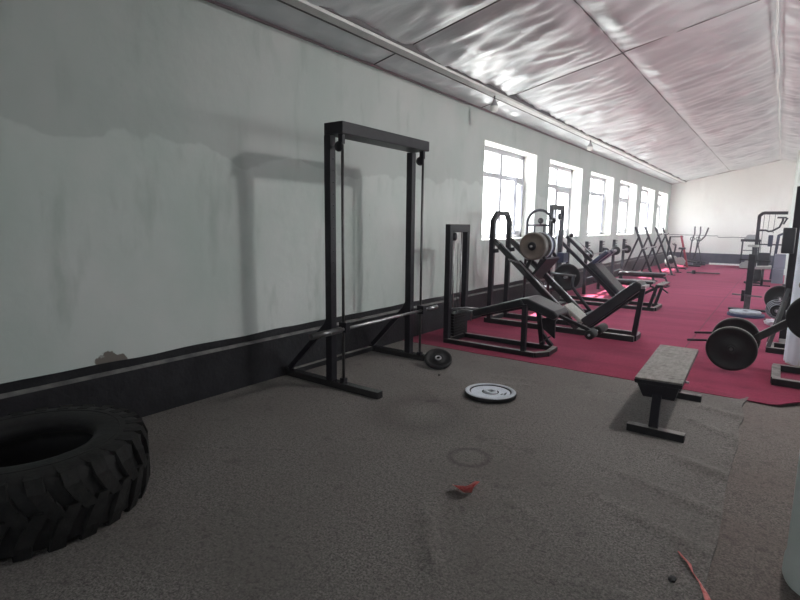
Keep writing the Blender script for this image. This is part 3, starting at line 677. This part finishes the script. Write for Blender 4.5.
def barbell(x, ya, yb, z, label, r=.11, ext=.28, plates=True, group='barbells on the racks'):
    root = thing('barbell', (x, (ya + yb) / 2, z), label, 'barbell', group)
    MB().tube([(x, ya - ext, z), (x, yb + ext, z)], .0145, 10).build('shaft', 'steel', root)
    if plates:
        for y, s in ((ya, -1), (yb, 1)):
            b = MB().lathe((x, y + s * .09, z), (0, 1, 0), [(.016, -.03), (r - .01, -.03), (r, -.02), (r, .02), (r - .01, .03), (.016, .03)], 28, closed=True); b.build('end_weight', 'iron', root)
            MB().lathe((x, y + s * .09, z), (0, 1, 0), [(.016, -.05), (.04, -.05), (.04, .05), (.016, .05)], 20, closed=True).build('collar', 'steel', root)
    return root
bench_press(-3.4, 11.53, 12.65, -3.3, -2.09, 'flat bench press with black posts, the one nearer the hack squat')
bench_press(-3.4, 13.83, 14.85, -3.32, -2.22, 'flat bench press with black posts, the one beside the slanted stands')
barbell(-3.33, 11.53, 12.65, .885, 'short loaded barbell on the bench press nearer the hack squat')
barbell(-3.33, 13.83, 14.85, .885, 'short loaded barbell on the bench press beside the slanted stands')
# slanted squat stands in pairs
def squat_rack(ya, yb, zb, label, lab2, sh=0):
    root = thing('squat_rack', (-3.1, (ya + yb) / 2, 0), label, 'rack', 'slanted squat racks')
    for y in (ya, yb):
        MB().bar((-3.30 + sh, y, 1.48), (-2.72 + sh, y, .02), .06, .055).build('front_leg', 'black', root)
        MB().bar((-3.20 + sh, y, 1.18), (-3.62 + sh, y, .02), .05, .045).build('rear_leg', 'black', root)
        MB().box((-2.82 + sh, y - .04, 0), (-2.62 + sh, y + .04, .03)).build('foot', 'black', root)
        xb = -3.30 + sh + (1.48 - zb) / (1.46) * .58
        b = MB().bar((xb + .02, y, zb - .03), (xb + .10, y, zb - .02), .04, .02); b.bar((xb + .10, y, zb - .02), (xb + .11, y, zb + .03), .04, .015); b.build('hook', 'black', root)
    MB().bar((-3.56 + sh, ya + .026, .15), (-3.56 + sh, yb - .026, .15), .04, .04, (1, 0, 0)).build('cross_bar', 'black', root)
    barbell(xb + .065, ya, yb, zb + .007, lab2, plates=False, ext=.35)
squat_rack(15.6, 16.9, .90, 'pair of slanted black squat stands with a low bar, nearer the bench presses', 'bare barbell hooked low across the nearer slanted stands')
squat_rack(17.9, 19.1, 1.27, 'pair of slanted black squat stands with a high bar, nearer the far wall', 'bare barbell hooked high across the farther slanted stands', .10)

# ------------------------------------------------------------------ far end: bikes, elliptical, treadmill
root = thing('exercise_bike', (-2.98, 20.9, 0), 'white and black exercise bike by the red framed stand', 'exercise bike')
b = MB().lathe((-3.12, 20.9, .27), (0, 1, 0), [(0, -.03), (.20, -.03), (.22, 0), (.20, .03), (0, .03)], 32); b.build('flywheel', 'white', root)
b = MB().lathe((-3.12, 20.86, .27), (0, 1, 0), [(0, -.01), (.10, -.01), (.10, .01), (0, .01)], 24); b.build('flywheel_hub', 'black', root)
b = MB(); b.prism([(-3.0, 20.84, .16), (-2.72, 20.84, .14), (-2.66, 20.84, .28), (-2.78, 20.84, .42), (-2.94, 20.84, .40)], (0, .14, 0)); b.build('drive_cover', 'white', root, .02)
b = MB().bar((-3.22, 20.9, .03), (-2.6, 20.9, .03), .06, .05); b.bar((-3.2, 20.68, .02), (-3.2, 21.12, .02), .05, .04, (1, 0, 0)); b.bar((-2.62, 20.68, .02), (-2.62, 21.12, .02), .05, .04, (1, 0, 0)); b.bar((-2.84, 20.9, .40), (-2.80, 20.9, .70), .05, .05); b.bar((-3.1, 20.9, .05), (-3.02, 20.9, .82), .05, .05); b.build('frame', 'black', root)
b = MB().tube([(-3.1, 20.7, .90), (-3.02, 20.75, .84), (-3.02, 21.05, .84), (-3.1, 21.1, .90)], .016, 8); b.build('handlebar', 'black', root)
b = MB(); b.prism([(-2.92, 20.82, .70), (-2.70, 20.78, .70), (-2.70, 21.02, .70), (-2.92, 20.98, .70)], (0, 0, .07)); b.build('saddle', 'vinyl', root, .02)
root = thing('incline_stand', (-2.85, 21.6, 0), 'red framed inclined stand with a grey crossbar by the white bike', 'exercise stand')
MB().bar((-2.97, 21.6, 1.18), (-2.68, 21.6, .02), .08, .065).build('red_post', 'redpaint', root)
MB().tube([(-3.35, 21.6, 1.13), (-2.9, 21.6, 1.14)], .022, 8).build('crossbar', 'greysteel', root)
MB().bar((-3.33, 21.6, 1.13), (-3.4, 21.6, .02), .06, .06).build('rear_post', 'black', root)
root = thing('stepper', (-2.66, 22.5, 0), 'low black stepper on the carpet before the elliptical trainer', 'exercise machine')
b = MB().bar((-2.9, 22.5, .04), (-2.35, 22.5, .04), .3, .05); b.build('base', 'black', root)
for y in (22.42, 22.6): MB().bar((-2.88, y, .22), (-2.5, y, .16), .12, .05).build('pedal', 'black', root)
MB().box((-2.9, 22.4, .06), (-2.62, 22.62, .2)).build('housing', 'grey', root, .02)
root = thing('elliptical_trainer', (-2.6, 23.5, 0), 'tall grey elliptical trainer with swing arms against the far wall', 'exercise machine')
for y, dx, nm in ((23.35, -.06, 'a'), (23.65, .10, 'b')):
    MB().tube([(-2.70 + dx, y, 1.52), (-2.69 + dx, y, 1.25), (-2.76 + dx, y, .95), (-2.80 + dx, y, .3)], .026, 8).build('swing_arm', 'greysteel', root)
    b = MB(); cx, cz = -2.75 + dx, 1.04; b.tube([(cx + .07 * math.cos(t), y - .03, cz + .07 * math.sin(t)) for t in [math.pi * k / 8 for k in range(16)]], .014, 8, True); b.build('grip_loop', 'black', root)
    MB().bar((-2.95 + dx, y, .2), (-2.4 + dx, y, .12), .14, .04).build('pedal', 'black', root)
MB().tube([(-2.33, 23.7, 1.48), (-2.42, 23.7, 1.15), (-2.55, 23.68, .98), (-2.66, 23.65, .95)], .03, 8).build('swing_arm', 'greysteel', root)
b = MB().bar((-2.58, 23.62, 1.0), (-2.78, 23.5, .05), .03, .03); b.bar((-2.62, 23.4, .9), (-2.42, 23.5, .05), .03, .03); b.bar((-2.95, 23.5, .03), (-2.3, 23.5, .03), .08, .05); b.build('frame', 'black', root)
root = thing('barbell', (-2.0, 19.0, 0), 'short barbell with one small weight lying on the red carpet', 'barbell')
MB().tube([(-2.35, 18.9, .05), (-1.45, 19.1, .05)], .022, 8).build('shaft', 'greysteel', root)
MB().lathe((-2.16, 18.942, .065), (.976, .217, 0), [(0, -.05), (.06, -.05), (.06, .05), (0, .05)], 16).build('end_weight', 'iron', root)
root = thing('treadmill', (-.9, 23.2, 0), 'treadmill with grey console and black uprights at the far wall', 'treadmill')
b = MB().box((-1.12, 22.4, .05), (-.62, 23.6, .20)); b.build('deck', 'white', root, .02)
MB().box((-1.02, 22.38, .19), (-.72, 23.5, .21)).build('belt', 'rubber', root)
for x in (-1.14, -.62): MB().bar((x, 23.3, .03), (x, 23.35, 1.02), .05, .06, (1, 0, 0)).build('upright', 'black', root)
b = MB().box((-1.2, 23.2, .98), (-.58, 23.4, 1.07)); b.build('console_beam', 'black', root, .01)
b = MB(); b.prism([(-1.12, 23.22, 1.07), (-.62, 23.22, 1.07), (-.66, 23.22, 1.24), (-1.0, 23.22, 1.24)], (0, .14, 0)); b.build('console', 'lightgrey', root, .02)
MB().box((-1.13, 23.3, .64), (-.63, 23.34, .67)).build('crossbar', 'greysteel', root)
b = MB(); b.prism([(-1.1, 22.35, .05), (-.95, 22.35, .34), (-.80, 22.35, .34), (-.64, 22.35, .05)], (0, .25, 0)); b.build('motor_cover', 'white', root, .02)
# far wall cable
o = MB().tube([(-3.8, 24.285, 1.18), (-2.6, 24.285, 1.165), (-2.15, 24.285, 1.15), (-2.08, 24.27, 1.19), (-2.02, 24.28, 1.10), (-1.5, 24.285, 1.12), (-.9, 24.285, 1.11)], .011, 8).build('wall_cable', 'greysteel')
tag(o, 'thin grey cable sagging along the far wall above the dark dado', 'cable')

# ------------------------------------------------------------------ right of the hall
root = thing('cable_machine', (-.1, 18.0, 0), 'tall dark cable machine with an arched frame and lat bar near the columns', 'exercise machine')
b = MB().bar((-.545, 18.0, .02), (-.545, 18.0, 1.84), .075, .085); b.bar((-.545, 18.0, 1.83), (-.46, 18.0, 1.915), .075, .085, (0, 1, 0), .012); b.bar((-.46, 18.0, 1.915), (.10, 18.0, 1.915), .075, .085); b.build('frame', 'black', root)
b = MB().bar((-.12, 18.0, .05), (-.05, 18.0, 1.30), .07, .07); b.bar((-.06, 18.0, 1.29), (.10, 18.0, 1.37), .07, .06); b.build('rear_post', 'bluevinyl', root)
for x, z in ((-.43, .75), (-.31, 1.42), (-.18, 1.35)): MB().tube([(x, 18.0, 1.88), (x - .01, 18.0, z)], .007, 6).build('cable', 'greysteel', root)
b = MB().tube([(-.52, 17.95, 1.43), (-.36, 17.95, 1.43), (-.30, 17.95, 1.40), (-.22, 17.95, 1.41), (-.06, 17.95, 1.52), (.0, 17.95, 1.70), (.0, 17.95, 1.78)], .026, 8); b.tube([(-.13, 17.95, 1.785), (.08, 17.95, 1.785)], .024, 8); b.tube([(.02, 17.95, 1.6), (.10, 17.95, 1.78)], .022, 8); b.build('lat_bar', 'black', root)
MB().box((-.285, 17.88, .98), (-.17, 17.96, 1.30)).build('pad', 'bluevinyl', root, .02)
MB().bar((-.20, 17.97, .5), (-.20, 17.97, 1.0), .03, .03).build('pad_stem', 'black', root)
MB().box((-.46, 17.85, .42), (-.20, 18.0, .80)).build('seat_back', 'vinyl', root, .015)
b = MB().bar((-.46, 18.04, 1.03), (.1, 18.04, 1.03), .03, .035); b.build('cross_bar', 'black', root)
b = MB().box((-.62, 17.6, 0), (.16, 17.68, .06)); b.box((-.58, 17.69, 0), (-.50, 18.1, .055)); b.build('base_frame', 'black', root)
b = MB(); b.box((-.09, 17.1, .42), (.16, 17.5, .80)); b.build('stack_cover', 'grey', root, .006)
b = MB(); b.box((-.10, 17.08, .02), (.15, 17.5, .405)); b.build('stack_cover', 'grey', root, .006)
root = thing('exercise_bike', (-.55, 16.8, 0), 'slim exercise bike with a pale saddle behind the black pedestal', 'exercise bike')
b = MB(); b.prism([(-.70, 16.74, .985), (-.62, 16.68, .985), (-.46, 16.68, .985), (-.44, 16.92, .985), (-.62, 16.92, .985), (-.70, 16.86, .985)], (0, 0, .06)); b.build('saddle', 'greyvinyl', root, .02)
MB().tube([(-.57, 16.8, .99), (-.55, 16.8, .4)], .025, 10).build('seat_post', 'black', root)
MB().lathe((-.47, 16.8, .25), (.5, 1, 0), [(0, -.05), (.18, -.05), (.20, 0), (.18, .05), (0, .05)], 28).build('flywheel', 'iron', root)
b = MB().bar((-.70, 16.8, .03), (-.30, 16.8, .03), .06, .05); b.bar((-.55, 16.8, .04), (-.55, 16.8, .45), .05, .05); b.bar((-.62, 16.55, .02), (-.62, 17.05, .02), .05, .04, (1, 0, 0)); b.tube([(-.85, 16.75, .64), (-.15, 16.75, .63)], .015, 8); b.build('frame', 'black', root)
root = thing('stool', (-.30, 16.2, 0), 'low stool with a pale padded seat by the cable machine', 'stool')
b = MB(); b.prism([(-.46, 16.05, .44), (-.12, 16.05, .46), (-.12, 16.4, .46), (-.46, 16.4, .44)], (0, 0, .075)); b.build('seat', 'white', root, .02)
MB().tube([(-.29, 16.22, .03), (-.29, 16.22, .45)], .03, 10).build('stem', 'black', root)
b = MB().box((-.48, 16.19, 0), (-.10, 16.25, .035)); b.build('foot', 'black', root)

root = thing('landmine_pedestal', (-.375, 11.2, 0), 'thick black pedestal post with a thin crossbar behind the floor plates', 'pedestal')
MB().box((-.43, 11.15, .28), (-.33, 11.25, 1.03)).build('post', 'black', root, .006)
MB().box((-.428, 11.152, .03), (-.332, 11.248, .28)).build('sleeve', 'greysteel', root, .004)
MB().tube([(-.62, 11.12, .30), (-.17, 11.10, .285)], .014, 8).build('crossbar', 'greysteel', root)
MB().box((-.48, 11.10, .18), (-.43, 11.2, .38)).build('bracket', 'black', root)
b = MB().box((-.66, 11.15, 0), (-.09, 11.25, .04)); b.build('foot', 'black', root)
grp = 'plates lying by the pedestal'
plate((-.36, 10.5, .028), (0, 0, 1), .27, .045, 'blue', 'blue weight plate flat on the red carpet under a silver one', grp, rimmat=None)
plate((-.37, 10.5, .073), (0, 0, 1), .228, .04, 'silver', 'silver weight plate lying on top of the blue one', grp, rimmat=None)

root = thing('plate_tree', (.12, 10.15, 0), 'short black plate tree loaded with discs behind the tower post', 'plate rack')
MB().box((.09, 10.12, .03), (.15, 10.18, .62)).build('post', 'black', root)
b = MB().box((-.09, 10.11, 0), (.36, 10.19, .04)); b.box((.08, 9.95, 0), (.16, 10.45, .038)); b.build('base', 'black', root)
MB().tube([(.08, 9.72, .40), (.08, 10.42, .40)], .014, 10).build('peg', 'steel', root)
MB().tube([(.06, 9.6, .24), (.06, 10.4, .24)], .014, 10).build('peg', 'steel', root)
grp = 'plates on the plate tree'
plate((.08, 10.03, .40), (0, 1, 0), .205, .04, 'iron', 'large black disc on the upper peg of the plate tree', grp, rimmat='ironrim')
for k in range(4):
    r = .15 - .018 * k
    plate((.06, 9.92 - .06 * k, .24), (0, 1, 0), r, .034, 'iron', ['largest', 'second largest', 'third largest', 'smallest'][k] + ' pale-rimmed disc on the lower peg of the plate tree', grp, rimmat='silver')
b = MB()
def bag(u, v):
    a = 2 * math.pi * u; p = math.pi * v; d = Vector((math.cos(a) * math.sin(p), math.sin(a) * math.sin(p), math.cos(p)))
    return Vector((.0, 9.72, .055)) + Vector((d.x * .085, d.y * .07, d.z * .05)) * (1 + .35 * noise.noise(d * 3.1))
b.grid(bag, 24, 14, False)
tag(b.build('plastic_bag', 'plastic'), 'crumpled pale plastic bag on the carpet by the plate tree', 'bag')

root = thing('weight_tower', (.15, 8.2, 0), 'tall black tower post with a black box, behind the cloth wrapped column', 'exercise machine')
MB().box((.105, 8.27, .05), (.185, 8.35, 2.02)).build('post', 'black', root, .004)
MB().box((.015, 8.19, 1.18), (.15, 8.265, 1.505)).build('pad_box', 'vinyl', root, .012)
b = MB(); 
for y in (7.56, 7.92): b.bar((-.02, y, .04), (.75, y, .04), .065, .065)
b.bar((.02, 7.59, .04), (.02, 7.89, .04), .08, .06, (1, 0, 0)); b.bar((.145, 7.95, .04), (.145, 8.4, .04), .07, .06, (1, 0, 0)); b.build('base_frame', 'mottled', root, .004)
for y in (7.56, 7.92): MB().bar((.0, y, .06), (.145, 8.26, .62 + (y - 7.56) * .3), .05, .045).build('brace', 'blackworn', root, .003)

# lever row machine with two big discs on its end
root = thing('lever_row_machine', (.5, 6.45, 0), 'black lever row machine with big discs on its low arm, beside the wrapped column', 'exercise machine')
YA, YC = 5.99, 6.62
b = MB()
for y in (YA, YC): b.bar((.06, y, .045), (1.25, y, .045), .065, .065)
b.bar((.09, YA + .03, .045), (.09, YC - .03, .045), .075, .063, (1, 0, 0)); b.bar((1.22, YA + .03, .045), (1.22, YC - .03, .045), .075, .063, (1, 0, 0)); b.build('base_frame', 'mottled', root, .004)
MB().bar((-.30, 6.45, .215), (.80, 6.45, 1.06), .06, .075).build('lever_arm', 'blackworn', root, .004)
for y in (YA, YC): MB().bar((.80, y, .07), (.80, 6.45 + (y - 6.45) * .25, 1.05), .06, .06, (1, 0, 0)).build('stand', 'black', root, .004)
MB().tube([(-.30, 6.118, .275), (-.30, 6.92, .275)], .0145, 12).build('axle', 'greysteel', root)
for y, z in ((6.25, .30), (6.84, .283)): MB().tube([(-.46, y, z - .03), (-.535, y, z + .012), (-.71, y, z - .008)], .013, 10).build('handle', 'black', root)
for y in (6.25, 6.84): MB().bar((-.30, y, .265), (-.49, y, .275), .03, .04).build('handle_bracket', 'black', root)
MB().tube([(.335, 6.09, .665), (.335, 6.84, .665)], .0145, 12).build('upper_axle', 'greysteel', root)
MB().bar((.13, 6.44, .55), (.12, 6.46, .68), .02, .02).build('stop_pin', 'steel', root)
grp = 'big discs on the lever row machine'
plate((-.30, 6.15, .275), (0, 1, 0), .225, .05, 'iron', 'big plain black disc nearest the camera on the low lever end', grp, hubmat='iron', rimmat='ironrim')
plate((-.30, 6.77, .275), (0, 1, 0), .232, .05, 'iron', 'big black disc on the low lever end, behind the front one', grp, rimmat='ironrim')
plate((.335, 6.16, .665), (0, 1, 0), .225, .05, 'iron', 'big black disc high on the lever arm at the frame edge', grp, rimmat=None)
MB().tube([(.335, 6.52, .70), (.25, 6.60, .90)], .014, 8).build('lock_lever', 'black', root); MB().ball((.245, 6.61, .93), .052).build('knob', 'brown', root)

# ------------------------------------------------------------------ flat bench in the foreground
root = thing('flat_bench', (-.62, 4.5, 0), 'small flat bench with a worn grey seat on black T-shaped legs', 'bench')
b = MB(); b.hexa([(-.782, 4.052, .372), (-.468, 4.082, .372), (-.512, 5.36, .372), (-.833, 5.354, .372), (-.782, 4.05, .388), (-.468, 4.08, .388), (-.512, 5.36, .388), (-.833, 5.354, .388)])
b.build('seat', 'seat', root, .007)
b = MB(); b.hexa([(-.780, 4.055, .342), (-.470, 4.085, .342), (-.514, 5.356, .342), (-.831, 5.35, .342), (-.784, 4.05, .3715), (-.466, 4.08, .3715), (-.510, 5.362, .3715), (-.835, 5.356, .3715)])
b.build('seat_board', 'black', root, .004)
b = MB(); b.hexa([(-.725, 4.10, .235), (-.515, 4.12, .235), (-.545, 5.30, .26), (-.79, 5.30, .26), (-.765, 4.065, .3415), (-.485, 4.095, .3415), (-.525, 5.34, .3415), (-.82, 5.335, .3415)]); b.build('seat_box', 'black', root, .004)
for y, xa, xb in ((3.975, -.79, -.41), (5.02, -.82, -.42)):
    MB().bar((-.615, y, .05), (-.63, y + .15, .25), .062, .06, (1, 0, 0)).build('leg', 'black', root, .004)
    MB().box((xa, y - .035, 0), (xb, y + .035, .056)).build('foot', 'mottled', root, .004)
MB().tube([(-.475, 4.25, .36), (-.445, 4.25, .355)], .010, 8).build('bolt', 'steel', root)

# ------------------------------------------------------------------ litter
def ribbon(pts, ws, name, label, twist=None, base=0):
    b = MB(); L, R = [], []
    for i, p in enumerate(pts):
        p = Vector(p); d = (Vector(pts[min(i + 1, len(pts) - 1)]) - Vector(pts[max(i - 1, 0)])).normalized()
        sd = d.cross(Vector((0, 0, 1))).normalized(); a = twist[i] if twist else 0
        sd = sd * math.cos(a) + Vector((0, 0, 1)) * math.sin(a)
        L.append(p + sd * ws[i] / 2); R.append(p - sd * ws[i] / 2)
    n = len(pts); b.add(L + R, [(i, i + 1, n + i + 1, n + i) for i in range(n - 1)], True)
    o = b.build(name, 'redplastic', fix=False); s = o.modifiers.new('thick', 'SOLIDIFY'); s.thickness = .002; s.offset = 0
    return tag(o, label, 'litter')
ribbon([(-.245, 2.55, .006), (-.225, 2.51, .014), (-.19, 2.465, .016), (-.17, 2.41, .014), (-.135, 2.36, .010), (-.11, 2.30, .010), (-.085, 2.23, .012), (-.075, 2.16, .012)],
       [.006, .012, .022, .014, .012, .022, .034, .03], 'red_strap', 'torn red strap lying across the carpet seam', [0, .3, .5, .9, .5, .25, .2, .2])
ribbon([(-1.36, 2.42, .022), (-1.325, 2.385, .034), (-1.285, 2.39, .036), (-1.255, 2.43, .038), (-1.262, 2.475, .034), (-1.30, 2.50, .024)],
       [.05, .075, .07, .07, .065, .045], 'red_wrapper', 'crumpled red wrapper scrap on the grey carpet', [.4, .7, 1.0, 1.2, .8, .4])
for i, (x, y, s, lab) in enumerate(((-.235, 2.325, .016, 'black scrap on the carpet beside the red strap'), (-2.63, 4.27, .010, 'tiny black crumb on the carpet below the tilted plate'))):
    b = MB()
    def peb(u, v):
        a = 2 * math.pi * u; p = math.pi * v; d = Vector((math.cos(a) * math.sin(p), math.sin(a) * math.sin(p), math.cos(p)))
        return Vector((x, y, .004)) + Vector((d.x * s, d.y * s * 1.5, d.z * .006)) * (1 + .5 * noise.noise(d * 2 + Vector((i, 0, 0))))
    b.grid(peb, 14, 8); tag(b.build('rubber_scrap', 'iron'), lab, 'litter')

# ------------------------------------------------------------------ bulbs on the duct, cable on the ridge
for y, lab in ((6.82, 'hanging light bulb nearer the camera, above the first window'), (11.32, 'hanging light bulb farther along the duct, above the second window')):
    zt = ceil_z(-3.4) - .02 - .079
    root = thing('light_bulb', (-3.4, y, zt), lab, 'light bulb', 'bulbs under the ceiling duct')
    MB().tube([(-3.4, y, zt), (-3.4, y, zt - .05)], .012, 10).build('cord', 'greysteel', root)
    MB().lathe((-3.4, y, zt - .05), (0, 0, -1), [(0, 0), (.020, 0), (.024, .03), (.042, .055), (.052, .085), (.052, .09)], 20).build('socket', 'lightgrey', root)
    MB().lathe((-3.4, y, zt - .139), (0, 0, -1), [(.055, 0), (.055, .05), (.045, .068), (.02, .078), (0, .08)], 20).build('globe', 'bulb', root)
b = MB().tube([(-.29 + .012 * math.sin(k * 1.3), -2 + k * .6, RZ - .068 - .012 * abs(math.sin(k * .9))) for k in range(44)], .012, 8)
tag(b.build('ridge_cable', 'wire'), 'white cable running along the ceiling ridge down the hall', 'cable')

# ------------------------------------------------------------------ light
W = bpy.data.worlds.new('sky'); S.world = W; W.use_nodes = True; nt = W.node_tree
bg = nt.nodes['Background']
tc = nt.nodes.new('ShaderNodeTexCoord'); sx = nt.nodes.new('ShaderNodeSeparateXYZ'); nt.links.new(tc.outputs['Generated'], sx.inputs[0])
mr = nt.nodes.new('ShaderNodeMapRange'); mr.inputs[1].default_value = -.25; mr.inputs[2].default_value = .5; nt.links.new(sx.outputs[2], mr.inputs[0])
rp = nt.nodes.new('ShaderNodeValToRGB'); rp.color_ramp.elements[0].color = (.62, .60, .56, 1); rp.color_ramp.elements[1].color = (.86, .93, 1, 1)
e = rp.color_ramp.elements.new(.33); e.color = (1, 1, 1, 1)
nt.links.new(mr.outputs[0], rp.inputs[0]); nt.links.new(rp.outputs[0], bg.inputs['Color'])
bg.inputs['Strength'].default_value = 11
def area_portal(x, y0, y1, ry):
    l = bpy.data.lights.new('window_portal', 'AREA'); l.shape = 'RECTANGLE'; l.size = HEAD - SILL; l.size_y = y1 - y0; l.cycles.is_portal = True
    o = bpy.data.objects.new('window_portal', l); COL.objects.link(o); o.location = (x, (y0 + y1) / 2, (SILL + HEAD) / 2); o.rotation_euler = (0, ry, 0)
for a, b in WIN:
    area_portal(XL - .34, a, b, D(-90))
for a, b in WINR: area_portal(XR + .34, a, b, D(90))
l = bpy.data.lights.new('window_portal', 'AREA'); l.shape = 'RECTANGLE'; l.size = BW[1] - BW[0]; l.size_y = HEAD - SILL; l.cycles.is_portal = True
o = bpy.data.objects.new('window_portal', l); COL.objects.link(o); o.location = (sum(BW) / 2, YB - .28, (SILL + HEAD) / 2); o.rotation_euler = (D(90), 0, 0)
sun = bpy.data.lights.new('sun', 'SUN'); sun.energy = 45; sun.angle = D(1.0); sun.color = (1, .96, .9)
o = bpy.data.objects.new('sun', sun); COL.objects.link(o); o.rotation_euler = Vector((1, .3, -2.15)).to_track_quat('-Z', 'Y').to_euler()
lp = bpy.data.lights.new('ridge_lamp', 'POINT'); lp.energy = 140; lp.shadow_soft_size = .06; lp.color = (1, .98, .95)
o = bpy.data.objects.new('ridge_lamp', lp); COL.objects.link(o); o.location = (.35, 5.58, 3.75)

# added haze volume standing in for lens glare
m = bpy.data.materials.new('glare_volume'); m.use_nodes = True; nt = m.node_tree; nt.nodes.clear()
o_ = nt.nodes.new('ShaderNodeOutputMaterial'); vsn = nt.nodes.new('ShaderNodeVolumeScatter')
vsn.inputs['Color'].default_value = (.93, .90, 1, 1); vsn.inputs['Density'].default_value = HAZE; vsn.inputs['Anisotropy'].default_value = .3
nt.links.new(vsn.outputs[0], o_.inputs['Volume']); M['air'] = m
if HAZE > 0:
    o = MB().box((XL - .02, YB - .02, -.03), (XR + .02, YF + .02, 4.15)).build('glare_haze', 'air'); o['kind'] = 'stuff'
    o['label'] = 'thin bright haze added through the hall for lens glare'; o['category'] = 'haze'

# ------------------------------------------------------------------ camera
F = 515.; VPX, VPY, RS = 782., 228., .0115
dy = Vector(((VPX - 400) / F, (300 - VPY) / F, -1)).normalized()
up = Vector((RS, 1, (RS * (VPX - 400) + (300 - VPY)) / F)).normalized(); dx = dy.cross(up)
cam = bpy.data.cameras.new('camera'); cam.sensor_width = 36; cam.lens = F / 800 * 36; cam.clip_start = .05
co = bpy.data.objects.new('camera', cam); COL.objects.link(co)
R = Matrix((dx, dy, up))            # camera -> world
co.matrix_world = Matrix.Translation((0, 0, 1.5)) @ R.to_4x4()
S.camera = co
vs = S.view_settings; vs.view_transform = 'Standard'; vs.look = 'None'; vs.gamma = 1; vs.use_curve_mapping = False; vs.exposure = .56
S.cycles.use_denoising = True
S.cycles.max_bounces = 8; S.cycles.diffuse_bounces = 5; S.cycles.transparent_max_bounces = 12
S.cycles.sample_clamp_indirect = 8
